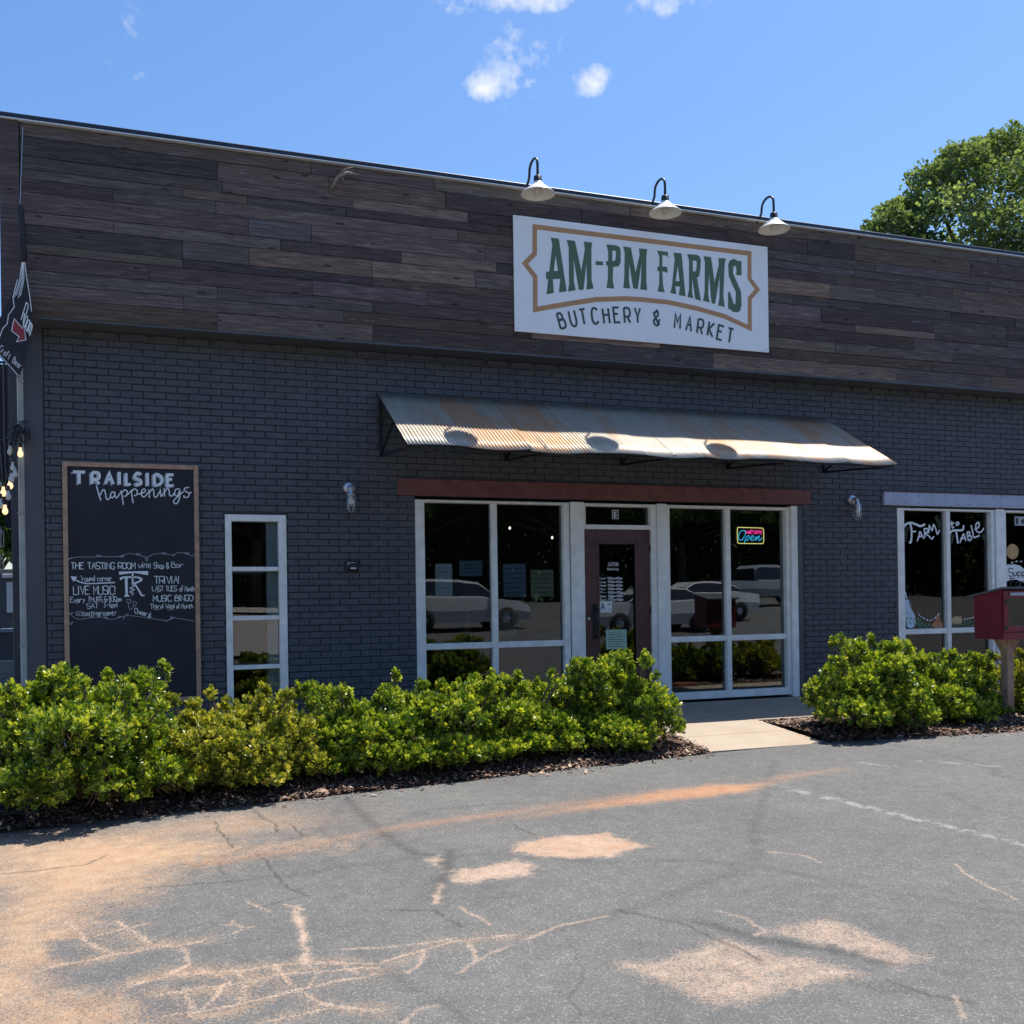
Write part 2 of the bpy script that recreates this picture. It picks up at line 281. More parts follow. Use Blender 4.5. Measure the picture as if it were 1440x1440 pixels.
HAPPENINGS=[[[-5.763,2.498],[-5.745,2.424],[-5.725,2.355]],[[-5.732,2.405],[-5.708,2.455],[-5.69,2.46],[-5.681,2.426],[-5.672,2.371],[-5.654,2.367],[-5.635,2.392]],[[-5.595,2.433],[-5.616,2.442],[-5.635,2.407],[-5.622,2.382],[-5.598,2.403],[-5.593,2.438],[-5.589,2.393],[-5.571,2.388],[-5.536,2.444]],[[-5.533,2.459],[-5.524,2.39],[-5.514,2.315]],[[-5.53,2.434],[-5.5,2.465],[-5.477,2.451],[-5.482,2.41],[-5.51,2.4]],[[-5.482,2.41],[-5.442,2.451]],[[-5.439,2.467],[-5.431,2.402],[-5.422,2.332]],[[-5.44,2.441],[-5.411,2.477],[-5.383,2.463],[-5.384,2.423],[-5.412,2.407]],[[-5.384,2.423],[-5.341,2.434],[-5.303,2.455],[-5.312,2.48],[-5.336,2.464],[-5.339,2.414],[-5.313,2.399],[-5.275,2.445]],[[-5.27,2.476],[-5.267,2.436],[-5.266,2.39]],[[-5.265,2.441],[-5.236,2.482],[-5.223,2.457],[-5.219,2.406],[-5.195,2.402],[-5.166,2.458]],[[-5.16,2.484],[-5.152,2.408],[-5.127,2.449]],[[-5.16,2.504],[-5.158,2.501]],[[-5.122,2.49],[-5.119,2.404]],[[-5.118,2.449],[-5.089,2.495],[-5.075,2.471],[-5.07,2.42],[-5.046,2.415],[-5.027,2.441]],[[-4.968,2.488],[-5.007,2.482],[-5.022,2.431],[-4.994,2.417],[-4.969,2.473],[-4.975,2.392],[-5.004,2.335],[-5.033,2.36],[-4.979,2.422],[-4.93,2.464]],[[-4.876,2.506],[-4.915,2.5],[-4.925,2.474],[-4.882,2.445],[-4.887,2.409],[-4.926,2.403],[-4.931,2.423]],[[-4.882,2.445],[-4.853,2.456]]]
TRAIL=[['T',-5.99,-5.854,2.504,0.141],['R',-5.815,-5.726,2.508,0.136],['A',-5.689,-5.594,2.511,0.134],['I',-5.549,-5.549,2.517,0.129],['L',-5.497,-5.429,2.513,0.133],['S',-5.408,-5.332,2.513,0.135],['I',-5.282,-5.282,2.511,0.134],['D',-5.227,-5.131,2.513,0.128],['E',-5.101,-5.016,2.511,0.132]]
CHALK_T=[['THE TASTING ROOM',-6.009,-5.411,1.664,0.065],['wine',-5.381,-5.262,1.674,0.063],['Shop &',-5.232,-5.087,1.67,0.059],['Bar',-5.062,-4.94,1.679,0.055],["'round corner",-5.915,-5.627,1.543,0.049],['LIVE MUSIC!',-5.988,-5.595,1.41,0.083],['Every',-6.018,-5.88,1.334,0.052],['THURS',-5.856,-5.722,1.337,0.047],['6-8:30pm',-5.702,-5.545,1.335,0.047],['SAT',-5.866,-5.761,1.27,0.052],['3-6pm',-5.713,-5.582,1.278,0.047],['tastingroomtr',-5.91,-5.588,1.199,0.043],['TRIVIA!',-5.229,-4.983,1.514,0.074],['LAST TUES',-5.25,-5.014,1.437,0.051],['of',-4.984,-4.949,1.435,0.051],['Month',-4.933,-4.839,1.434,0.051],['MUSIC BINGO',-5.242,-4.853,1.332,0.06],['Third Wed',-5.272,-5.037,1.259,0.048],['of',-5.017,-4.986,1.257,0.048],['Month',-4.971,-4.854,1.256,0.048]]
VINES=[[[-6.031,1.737],[-6.022,1.763],[-5.946,1.784],[-5.812,1.784],[-5.754,1.789],[-5.561,1.79],[-5.463,1.821],[-5.384,1.806],[-5.3,1.785],[-5.225,1.817],[-5.135,1.817],[-5.045,1.807],[-4.994,1.833],[-4.913,1.818],[-4.852,1.796],[-4.842,1.823]],[[-6.019,1.216],[-5.982,1.18],[-5.935,1.163],[-5.829,1.177],[-5.714,1.18],[-5.647,1.156],[-5.569,1.172],[-5.5,1.191],[-5.412,1.185],[-5.284,1.161],[-5.174,1.143],[-5.114,1.131],[-5.064,1.157],[-4.973,1.15],[-4.851,1.123]],[[-5.603,1.528],[-5.739,1.522],[-5.854,1.519],[-5.93,1.535],[-5.986,1.572]],[[-5.561,1.79],[-5.522,1.805],[-5.527,1.784],[-5.561,1.79]],[[-5.709,1.185],[-5.676,1.174],[-5.685,1.162],[-5.709,1.18]],[[-5.315,1.764],[-5.3,1.774],[-5.286,1.758],[-5.301,1.748],[-5.313,1.762]],[[-5.055,1.801],[-5.025,1.809],[-5.045,1.794]],[[-6.03,1.134],[-6.016,1.124],[-6.001,1.139],[-6.011,1.113],[-6.025,1.119]],[[-5.53,1.15],[-5.51,1.197],[-5.48,1.212]],[[-5.124,1.116],[-5.114,1.137],[-5.064,1.146]],[[-5.985,1.324],[-5.937,1.329]],[[-5.225,1.427],[-5.16,1.429]],[[-5.08,1.432],[-5.015,1.433]],[[-5.241,1.247],[-5.163,1.25]],[[-5.108,1.243],[-5.042,1.244]],[[-5.498,1.354],[-5.454,1.348],[-5.464,1.322],[-5.489,1.323],[-5.496,1.352]],[[-5.479,1.32],[-5.479,1.296],[-5.47,1.259],[-5.455,1.254]],[[-5.43,1.337],[-5.4,1.321],[-5.42,1.285],[-5.435,1.311],[-5.428,1.335]],[[-5.455,1.254],[-5.43,1.28]],[[-5.967,1.241],[-5.924,1.241],[-5.924,1.202],[-5.967,1.203],[-5.967,1.241]],[[-5.953,1.226],[-5.938,1.225],[-5.939,1.213],[-5.953,1.213],[-5.953,1.226]]]
ARROWHEAD=[[-6.014,1.593],[-5.953,1.587],[-5.987,1.536]]
TRLOGO=[[[-5.566,1.638],[-5.287,1.642],[-5.288,1.6],[-5.426,1.625],[-5.563,1.606]],[[-5.559,1.575],[-5.524,1.59],[-5.426,1.59],[-5.427,1.572],[-5.515,1.573],[-5.556,1.549]],[[-5.51,1.572],[-5.485,1.572],[-5.483,1.406],[-5.463,1.385],[-5.522,1.381],[-5.507,1.407]],[[-5.444,1.625],[-5.428,1.625],[-5.429,1.516],[-5.445,1.506]],[[-5.426,1.59],[-5.367,1.584],[-5.338,1.563],[-5.353,1.537],[-5.408,1.511],[-5.369,1.447],[-5.345,1.4],[-5.32,1.399],[-5.33,1.384],[-5.36,1.389],[-5.389,1.448],[-5.427,1.513],[-5.427,1.527],[-5.378,1.542],[-5.368,1.561],[-5.387,1.572],[-5.427,1.572]]]
CORK=[[-5.442,1.506],[-5.423,1.49],[-5.462,1.469],[-5.423,1.453],[-5.463,1.432],[-5.433,1.416],[-5.446,1.398]]
CHEERS=[[-5.421,1.227],[-5.264,1.166]]
FARM=[[[4.368,2.215],[4.424,2.26],[4.496,2.274],[4.575,2.256],[4.655,2.231],[4.736,2.258]],[[4.48,2.261],[4.502,2.184],[4.5,2.069],[4.483,2.005],[4.459,2.018]],[[4.502,2.152],[4.581,2.16]],[[4.595,2.025],[4.628,2.096],[4.645,2.154],[4.685,2.096],[4.716,2.058]],[[4.612,2.083],[4.701,2.097]],[[4.718,2.187],[4.732,2.078]],[[4.71,2.193],[4.775,2.194],[4.774,2.149],[4.733,2.135],[4.797,2.097],[4.845,2.059],[4.886,2.092]],[[4.798,2.136],[4.808,2.239],[4.855,2.175],[4.881,2.253],[4.921,2.189],[4.944,2.125],[4.986,2.183]],[[5.146,2.263],[5.242,2.284]],[[5.193,2.309],[5.208,2.218],[5.238,2.229]],[[5.292,2.295],[5.275,2.265],[5.299,2.252],[5.324,2.278],[5.295,2.298]],[[5.157,2.127],[5.207,2.173],[5.29,2.18],[5.389,2.188],[5.407,2.253]],[[5.273,2.173],[5.288,2.089],[5.303,1.998]],[[5.336,2.004],[5.371,2.077],[5.405,2.129],[5.429,2.084],[5.445,2.031]],[[5.346,2.063],[5.437,2.077]],[[5.464,2.156],[5.487,2.045]],[[5.464,2.156],[5.514,2.156],[5.505,2.117],[5.48,2.11],[5.538,2.098],[5.537,2.052],[5.487,2.041]],[[5.541,2.255],[5.572,2.144],[5.588,2.085],[5.69,2.112]],[[5.607,2.197],[5.675,2.23],[5.684,2.29],[5.634,2.276],[5.624,2.197],[5.665,2.158],[5.724,2.165],[5.768,2.218]]]
WINART={'bottle':[[4.366,1.227],[4.446,1.233],[4.461,1.2],[4.483,1.098],[4.545,1.007],[4.555,0.905],[4.519,0.848],[4.455,0.833],[4.4,0.857],[4.374,0.934],[4.38,1.112]],'hook':[[4.356,1.367],[4.384,1.316],[4.406,1.239]],'gourd':[[4.908,1.014],[4.941,1.013],[4.972,0.935],[5.028,0.882],[5.019,0.83],[4.97,0.816],[4.872,0.821],[4.84,0.86],[4.857,0.911],[4.89,0.936]],'bread':[[5.169,0.957],[5.235,0.982],[5.351,0.98],[5.361,0.901],[5.333,0.869],[5.167,0.879]],'garl1':[[4.346,0.947],[4.536,0.931],[4.616,0.916],[4.663,0.851],[4.824,0.835]],'dash1':[[4.594,1.026],[4.665,0.979],[4.777,0.932],[4.858,0.95],[4.974,1.038]],'garl2':[[5.142,0.847],[5.299,0.844],[5.432,0.86],[5.567,0.877]],'dash2':[[5.384,0.94],[5.484,0.951],[5.577,0.969]],'leafA':[[4.38,2.004],[4.398,2.107],[4.431,2.209]],'leafB':[[4.916,2.383],[4.963,2.306],[4.994,2.222]],'leafC':[[5.162,1.971],[5.188,2.049],[5.206,2.114]],'leafD':[[5.732,2.132],[5.79,2.067],[5.823,1.975]],'sun':[[6.291,1.997],[6.287,1.78],[6.178,1.89],[6.404,1.891]],'arch':[[6.156,1.657],[6.212,1.697],[6.317,1.708],[6.421,1.69],[6.477,1.656],[6.56,1.589],[6.557,1.414],[6.473,1.448],[6.365,1.487],[6.261,1.487],[6.165,1.464]],'num':[[6.338,2.39],[6.49,2.392],[6.341,2.261]]}
EDGE_L=[[-6.22,-3.5],[-5.57,-3.44],[-4.86,-3.31],[-4.18,-3.2],[-2.99,-3.19],[-1.96,-3.1],[-0.82,-3.01]]
EDGE_R=[[0.71,-3.03],[1.69,-3.21],[2.73,-3.41]]
WALK=[[-0.54,-2.97],[0.71,-3.03]]
PALE=[[[-3.22,-5.16],[-3.0,-5.08],[-2.6,-5.14],[-2.5,-5.55],[-2.8,-5.66],[-3.14,-5.53],[-3.28,-5.31]],[[-3.8,-5.29],[-3.7,-5.22],[-3.77,-5.51]],[[-3.73,-5.53],[-3.34,-5.49],[-3.25,-5.6],[-3.33,-5.78],[-3.68,-5.8],[-3.76,-5.72]],[[-3.48,-7.07],[-3.23,-7.09],[-2.89,-7.01],[-2.82,-7.14],[-2.63,-7.41],[-2.57,-7.58],[-2.93,-7.59],[-3.3,-7.62]],[[-2.71,-7.0],[-2.29,-6.97],[-2.23,-7.44],[-2.21,-7.53],[-2.43,-7.56],[-2.48,-7.37],[-2.62,-7.13]]]
ORANGE=[[[-4.1,-4.76],[-2.99,-4.53],[-2.98,-4.48],[-2.37,-4.3],[-1.75,-4.21],[-1.24,-4.17],[-0.92,-4.32],[-1.06,-4.53],[-1.46,-4.54],[-2.21,-4.56],[-3.03,-4.62]]]
ORLINE=[[[-5.02,-4.8],[-4.42,-4.7],[-3.81,-4.47],[-2.94,-4.39]],[[-2.94,-4.39],[-2.37,-4.3],[-1.63,-4.26],[-0.98,-4.36]],[[-0.98,-4.36],[-0.46,-4.17],[-0.02,-4.14]]]
TIRE=[[[-3.31,-5.41],[-2.89,-5.72],[-2.42,-5.89],[-2.1,-6.19],[-1.86,-6.7],[-1.47,-7.3]],[[-2.1,-6.11],[-2.68,-6.34],[-3.22,-6.54],[-3.53,-6.59]],[[-2.88,-6.79],[-2.75,-7.08],[-2.54,-7.3],[-2.44,-7.51]],[[-2.94,-7.26],[-2.84,-7.46],[-2.65,-7.66],[-2.42,-7.93]],[[-0.26,-3.59],[-0.81,-4.3],[-1.7,-5.44],[-2.12,-6.11]],[[-4.89,-5.23],[-4.49,-5.23],[-3.87,-5.2],[-3.29,-5.34]],[[-3.91,-3.51],[-3.9,-4.43],[-3.83,-5.1],[-3.66,-5.26]],[[-3.6,-5.12],[-3.82,-5.7],[-3.93,-5.97]],[[-4.44,-6.51],[-4.36,-6.82],[-4.27,-7.08],[-4.18,-7.39]],[[-3.89,-3.39],[-4.26,-4.36],[-4.85,-4.64],[-5.02,-4.8]],[[-3.9,-4.43],[-3.47,-4.08],[-2.84,-4.11]],[[1.16,-3.3],[1.2,-4.13],[1.15,-4.56],[0.9,-4.84],[0.94,-5.08]],[[0.11,-5.16],[-0.04,-5.58],[0.01,-5.82]]]
CRACKP=[[[-4.61,-5.8],[-4.62,-6.12],[-4.66,-6.55]],[[-3.84,-5.73],[-3.94,-6.03]],[[-5.35,-6.52],[-5.18,-6.47],[-4.98,-6.52],[-4.68,-6.55],[-4.4,-6.67]],[[-5.26,-6.66],[-4.99,-6.67],[-4.76,-6.65],[-4.54,-6.68],[-4.4,-6.72]],[[-5.27,-6.87],[-5.06,-6.89],[-4.73,-6.83],[-4.42,-6.8]],[[-4.73,-6.83],[-4.66,-7.01],[-4.46,-7.14]],[[-4.9,-7.08],[-4.68,-7.05]],[[-4.78,-6.52],[-4.78,-6.68],[-4.73,-6.83]],[[-4.95,-6.53],[-4.92,-6.66],[-4.95,-6.85]],[[-4.36,-6.68],[-4.15,-6.61],[-4.02,-6.57]],[[-4.02,-6.57],[-3.77,-6.58]],[[-4.17,-6.63],[-4.22,-6.78],[-4.3,-6.84]],[[-3.95,-6.61],[-3.98,-6.81],[-4.1,-6.93]],[[-3.98,-6.81],[-3.79,-6.72]],[[-4.5,-6.46],[-4.22,-6.53],[-4.01,-6.53]],[[-5.68,-6.18],[-5.54,-6.15],[-5.32,-6.11],[-5.08,-6.12]],[[-5.65,-5.57],[-5.57,-5.91],[-5.44,-6.13]],[[-5.45,-5.66],[-5.28,-6.04]],[[-5.28,-5.76],[-5.54,-5.85]],[[-5.17,-6.13],[-5.12,-6.37],[-5.21,-6.46]],[[-4.91,-5.89],[-4.87,-6.01],[-4.92,-6.07]],[[-4.97,-5.92],[-4.82,-6.01]],[[-4.65,-5.75],[-4.57,-5.87]],[[-4.82,-5.62],[-4.73,-5.83]],[[-3.85,-6.13],[-3.79,-6.43]],[[-1.92,-5.92],[-1.78,-6.06],[-1.78,-6.22]],[[-1.14,-6.54],[-1.24,-6.78],[-1.33,-7.11]],[[-2.72,-6.68],[-2.65,-6.82],[-2.69,-7.0],[-2.75,-7.03]],[[-3.7,-6.66],[-3.48,-6.56],[-3.23,-6.54]],[[-4.42,-7.29],[-4.34,-7.19],[-4.27,-7.19]],[[-5.09,-6.43],[-4.99,-6.63],[-5.05,-6.75],[-5.11,-6.9]],[[-4.62,-6.67],[-4.67,-6.8]],[[-4.52,-6.61],[-4.49,-6.76]],[[-5.16,-6.64],[-5.14,-6.92]],[[-2.42,-7.86],[-2.52,-8.02]]]
CRACKD=[[[-4.88,-3.76],[-4.84,-4.19],[-4.82,-4.52]],[[-4.62,-3.43],[-4.51,-4.04],[-4.51,-4.24]],[[-4.41,-4.04],[-4.38,-4.4]],[[-4.68,-4.76],[-4.64,-5.13],[-4.6,-5.49],[-4.52,-5.66]],[[-4.92,-4.81],[-4.9,-5.08]],[[-5.36,-5.15],[-5.11,-5.2],[-4.89,-5.23]],[[-5.92,-4.55],[-5.63,-4.53],[-5.54,-4.37]],[[-4.19,-6.04],[-3.98,-6.13],[-3.93,-6.42]],[[-6.09,-4.55],[-5.76,-4.55]],[[-3.06,-4.71],[-3.03,-5.02]],[[-3.16,-6.49],[-2.97,-6.78],[-2.89,-7.28]],[[-2.55,-7.66],[-2.51,-7.82],[-2.4,-7.92]]]
WHITELINE=[[[-0.84,-4.43],[-0.7,-5.15],[-0.6,-5.85],[-0.49,-6.4]],[[0.82,-4.13],[1.18,-4.57]],[[0.35,-3.99],[0.45,-4.21]]]
DIRT=[[[-6.32,-3.41],[-5.81,-3.84],[-5.34,-3.81],[-4.71,-4.48],[-4.39,-4.63],[-4.85,-4.68],[-5.14,-4.9],[-5.5,-5.29],[-5.69,-5.5],[-5.55,-5.87],[-5.61,-6.12],[-5.66,-6.18],[-5.48,-6.46],[-5.28,-6.66],[-5.27,-6.93],[-5.85,-6.93]]]
GREYPATCH=[[[-5.66,-6.21],[-5.46,-6.27],[-5.21,-6.38],[-5.26,-6.48],[-5.45,-6.48],[-5.61,-6.33]],[[-5.72,-5.85],[-5.58,-5.88],[-5.48,-6.09],[-5.55,-6.17],[-5.67,-6.05]],[[-5.33,-6.52],[-5.21,-6.54],[-5.22,-6.68],[-5.32,-6.64]],[[-5.28,-6.73],[-5.19,-6.73],[-5.18,-6.87],[-5.28,-6.87]]]
# ------------------------------------------------------------------ ground (asphalt sheet with its marks painted into attributes)
def gz(x, y):
    x = np.asarray(x, float); y = np.asarray(y, float)
    yy = np.maximum(y, -13.0); a = -.10+.02*(np.minimum(yy, -2.9)+3)+.015*np.clip(x, -12, 12)
    a = a+.062*(np.clip(-y, 13, 34)-13); return a
def axis(lo, hi, step, far):
    a = list(np.arange(lo, hi+step/2, step)); k = step; p = lo; pre = []
    while p > -far: k *= 1.6; p -= k; pre.append(p)
    k = step; p = hi; post = []
    while p < far: k *= 1.6; p += k; post.append(p)
    return np.array(pre[::-1]+a+post)
XS = axis(-7.2, 4.6, .015, 700); YS = axis(-8.4, -2.9, .015, 700)
GX, GY = np.meshgrid(XS, YS); GZ = gz(GX, GY)
GZ = np.where(GY > -2.85, -.2, GZ)
nx, ny = len(XS), len(YS); P2 = np.stack([GX.ravel(), GY.ravel()], 1)
warp = np.zeros(len(P2))
def vnoise(p, s, seed):
    r = np.random.default_rng(seed); T = r.random((257, 257)); q = p*s; i = np.floor(q).astype(int); f = q-i; f = f*f*(3-2*f); i = i % 256
    a = T[i[:,0], i[:,1]]; b = T[i[:,0]+1, i[:,1]]; c = T[i[:,0], i[:,1]+1]; d = T[i[:,0]+1, i[:,1]+1]
    return (a*(1-f[:,0])+b*f[:,0])*(1-f[:,1])+(c*(1-f[:,0])+d*f[:,0])*f[:,1]
def fbm(p, s, seed, o=4):
    r = 0; k = 1; t = 0
    for i in range(o): r = r+k*vnoise(p+i*7.3, s*2**i, seed+i); t += k; k *= .55
    return r/t
WP = P2+np.stack([fbm(P2, 3, 5)-.5, fbm(P2, 3, 25)-.5], 1)*.16
WPs = P2+np.stack([fbm(P2, 9, 55)-.5, fbm(P2, 9, 65)-.5], 1)*.05
def dline(pts, Q):
    d = np.full(len(Q), 9.0)
    for (ax, ay), (bx, by) in zip(pts[:-1], pts[1:]):
        a = np.array([ax, ay]); b = np.array([bx, by]); v = b-a; t = np.clip(((Q-a)@v)/max(1e-9, v@v), 0, 1)
        d = np.minimum(d, np.hypot(*(Q-a-t[:,None]*v).T))
    return d
def dpoly(pts, Q):    # signed distance, negative inside
    d = dline(list(pts)+[pts[0]], Q); ins = np.zeros(len(Q), bool); n = len(pts)
    for i in range(n):
        (x1, y1), (x2, y2) = pts[i], pts[(i+1) % n]; c = ((y1 > Q[:,1]) != (y2 > Q[:,1])); xx = (x2-x1)*(Q[:,1]-y1)/((y2-y1) or 1e-9)+x1; ins ^= c & (Q[:,0] < xx)
    return np.where(ins, -d, d)
sm = lambda d, a, b: np.clip((b-d)/(b-a), 0, 1)**1.0
near = np.where((P2[:,0] > -9) & (P2[:,0] < 7) & (P2[:,1] > -11) & (P2[:,1] < -2.5))[0]
Qn = P2[near]; W1 = WP[near]; W2 = WPs[near]; hf = fbm(Qn, 14, 91); hf2 = fbm(Qn, 38, 191, 3); lf = fbm(Qn, 2.2, 31)
def A0(): return np.zeros(len(near))
dirt = A0(); pale = A0(); orange = A0(); dark = A0(); crackd = A0(); white = A0()
D1 = dpoly(DIRT[0], W1); dirt = np.maximum(dirt, .92*sm(D1+(hf-.5)*.35+(lf-.5)*.5, -.50, .46))
dirt = np.maximum(dirt, .55*sm(np.abs(Qn[:,1]+3.95)+(lf-.5)*.8, .05, .75)*(Qn[:,0] < -3.6)*np.clip((-3.2-Qn[:,0])/1.5, 0, 1))
for g in GREYPATCH: dirt *= 1-.85*sm(dpoly(g, W1)+(hf-.5)*.1, -.05, .05)
for i, g in enumerate(PALE):
    tgt = sm(dpoly(g, W2)+(hf-.5)*.12+(hf2-.5)*.10, -.05, .05)*((.80 if i in (0, 1, 2) else .56)+.35*(hf2-.5)+.3*(hf-.5))
    pale = np.maximum(pale, tgt)
    if i == 0: orange = np.maximum(orange, .5*tgt)
for g in ORANGE: orange = np.maximum(orange, .95*sm(dpoly(g, W2)+(hf-.5)*.1, -.10, .08))
ORX = np.clip((Qn[:,0]+4.0)/2.6, .38, 1)*np.clip((-.75-Qn[:,0])/.3+.15, .1, 1); orange *= np.where(dpoly(ORANGE[0], Qn) < .25, ORX, 1)
for g in ORLINE: orange = np.maximum(orange, (.31+.45*(lf-.3))*sm(dline(g, W2), .02, .19))
for i, g in enumerate(TIRE): dark = np.maximum(dark, (.62 if i in (2, 6, 7) else .40)*sm(dline(g, W2), .01, .085)*(.75+.7*hf))
for g in CRACKP: pale = np.maximum(pale, sm(dline(g, W2)*(.5+1.3*hf2), .003, .024)*(.42+.36*hf))
pale = np.maximum(pale, .85*sm(dline(CRACKP[0], W2), .0, .05)*np.clip((hf2-.25)*3, 0, 1)); pale = np.maximum(pale, .8*sm(dline(CRACKP[1], W2), .0, .05)*np.clip((hf2-.25)*3, 0, 1))
mud = np.zeros(len(near))
for g in CRACKP[2:11]+CRACKP[15:18]: mud = np.maximum(mud, .5*sm(dline(g, W1), .0, .14)*lf*1.4)
dirt = np.maximum(dirt, mud)
for g in CRACKD: crackd = np.maximum(crackd, .8*sm(dline(g, W2), .002, .013))
# fine natural cracks: a few random walks
for k in range(12):
    x, y = rng.uniform(-6, 5), rng.uniform(-8, -3.3); a = rng.uniform(0, 6.28); pts = [(x, y)]
    for j in range(rng.integers(4, 10)): a += rng.normal(0, .45); x += .16*math.cos(a); y += .16*math.sin(a); pts.append((x, y))
    crackd = np.maximum(crackd, .5*sm(dline(pts, W2), .001, .010))
for i, g in enumerate(WHITELINE): white = np.maximum(white, sm(dline(g, W2), .03, .075)*np.clip((hf-.40)*5, 0, 1)*(.62 if i == 0 else .5))
def grid_mesh(name, X, Y, Z, m):
    h, w_ = X.shape; me = bpy.data.meshes.new(name); v = np.stack([X.ravel(), Y.ravel(), Z.ravel()], 1).astype(np.float32)
    i = (np.arange(h-1)[:,None]*w_+np.arange(w_-1)).ravel(); q = np.stack([i, i+1, i+w_+1, i+w_], 1).astype(np.int32)
    me.vertices.add(len(v)); me.vertices.foreach_set('co', v.ravel()); me.loops.add(q.size); me.loops.foreach_set('vertex_index', q.ravel())
    me.polygons.add(len(q)); me.polygons.foreach_set('loop_start', np.arange(0, q.size, 4, dtype=np.int32)); me.update(calc_edges=True); me.materials.append(m); return me
asph = bpy.data.materials.new('worn_asphalt'); asph.use_nodes = True; b = NB(asph)
vo = b.n('ShaderNodeTexVoronoi'); vo.inputs['Scale'].default_value = 135; b.l(b.pos(), vo.inputs['Vector'])
fine = b.noise(b.pos(), 160, 3, .7); mid = b.noise(b.pos(), 9, 5, .6); big = b.noise(b.pos(), .8, 4, .55)
sp = b.n('ShaderNodeSeparateColor'); b.l(vo.outputs['Color'], sp.inputs[0])
c = b.ramp(sp.outputs[0], [(.0, (.080, .080, .079)), (.55, (.108, .107, .104)), (.90, (.139, .137, .131)), (1, (.235, .23, .215))])
c = b.mix(b.math('MULTIPLY', fine, .5), c, (.115, .116, .118)); c = b.mix(1.0, c, b.ramp(mid, [(.3, (.86, .87, .88)), (.7, (1.12, 1.11, 1.09))]), 'MULTIPLY'); c = b.mix(1.0, c, b.ramp(big, [(.3, (.86, .86, .88)), (.7, (1.1, 1.09, 1.07))]), 'MULTIPLY')
speck = b.ramp(fine, [(.35, (.25, .25, .25)), (.6, (1, 1, 1))])
def msk(n, k=1.0, lo=.25, hi=.75):    # attribute broken up by the stone grain
    a = b.attr(n)['Fac']; g = b.math('SUBTRACT', sp.outputs[1], .5); return b.math('MULTIPLY', b.math('ADD', b.math('SUBTRACT', b.math('MULTIPLY', a, 1.55), .34), b.math('MULTIPLY', g, .68), True), k, True)
c = b.mix(msk('dark', .8), c, (.045, .045, .047))
c = b.mix(msk('dirt', .85), c, b.ramp(mid, [(.3, (.36, .22, .125)), (.7, (.45, .30, .185))]))
c = b.mix(msk('pale', .8), c, b.ramp(mid, [(.3, (.38, .26, .185)), (.7, (.50, .365, .27))]))
c = b.mix(msk('orange', .74), c, b.ramp(mid, [(.3, (.35, .155, .07)), (.7, (.45, .235, .12))]))
c = b.mix(msk('white', .45), c, (.45, .45, .44))
c = b.mix(b.math('MULTIPLY', b.attr('crack')['Fac'], .8), c, (.025, .024, .024))
b.col(c); b.b.inputs['Roughness'].default_value = .85; b.b.inputs['Specular IOR Level'].default_value = .3
b.bump(b.math('SUBTRACT', b.math('ADD', vo.outputs['Distance'], b.math('MULTIPLY', mid, .4)), b.attr('crack')['Fac']), .5, .006)
gme = grid_mesh('parking_lot', GX, GY, GZ, asph)
for nme, arr in (('dirt', dirt), ('pale', pale), ('orange', orange), ('dark', dark), ('crack', crackd), ('white', white)):
    a = gme.attributes.new(nme, 'FLOAT', 'POINT'); full = np.zeros(len(P2), np.float32); full[near] = arr; a.data.foreach_set('value', full)
struct(link('parking_lot', gme))
ROADC = mat('sun_bleached_road', (.30, .275, .24), .85, var=.12, scale=.7, bump=.1)
for (nm, ya, yb, up_, xw, zz_) in (('road', -16.0, -31.0, .006, 70, 0), ('far_pavement', -31.0, -38.0, .10, 70, 0)):
    yy_ = np.linspace(ya, yb, 31); xx_ = np.linspace(-xw, xw, 36); X_, Y_ = np.meshgrid(xx_, yy_); Z_ = gz(X_, Y_)+up_
    struct(link(nm, grid_mesh(nm, X_[:,::-1], Y_, Z_, ROADC if nm == 'road' else mat('far_concrete', (.38, .35, .31), .85, var=.1, scale=1.0))))
# ------------------------------------------------------------------ sidewalk and ramp, of slabs
CONC = bpy.data.materials.new('concrete'); CONC.use_nodes = True; b = NB(CONC)
c = b.ramp(b.noise(b.pos(), 2.2, 6, .6), [(.3, (.30, .238, .178)), (.7, (.36, .292, .226))]); c = b.mix(b.math('MULTIPLY', b.math('GREATER_THAN', b.noise(b.pos(), 130, 3, .7), .62), .3), c, (.22, .18, .14))
c = b.mix(b.math('MULTIPLY', b.ramp(b.noise(b.pos((1, 2, 1)), 5, 6, .7, 1.2), [(.55, (0, 0, 0)), (.75, (1, 1, 1))]), .35), c, (.24, .20, .165)); b.col(c); b.b.inputs['Roughness'].default_value = .85; b.bump(b.noise(b.pos(), 90, 4), .25, .004)
sw = struct(thing('sidewalk', '', '')); del sw['label'], sw['category']
for k in range(-14, 12):
    mb = MB(); x0 = k*1.5+.71-1.5; mb.bbox(x0+.004, x0+1.496, -1.848, -.012, -.22, random.uniform(-.002, .001), .006); mb.obj('slab', CONC, sw)
wk = struct(thing('walkway', '', '')); del wk['label'], wk['category']
for (y0, y1, z0, z1) in ((-1.853, -2.42, 0, -.045), (-2.425, -3.03, -.0455, -.093)):
    mb = MB(); xa, xb = -.545, .715
    ya = y1; mb.add([(xa, ya, z1), (xb, ya, z1), (xb, y0, z0), (xa, y0, z0), (xa, ya, z1-.15), (xb, ya, z1-.15), (xb, y0, z0-.15), (xa, y0, z0-.15)], [(0,1,2,3),(4,5,1,0),(5,6,2,1),(6,7,3,2),(7,4,0,3)]); mb.obj('slab', CONC, wk)
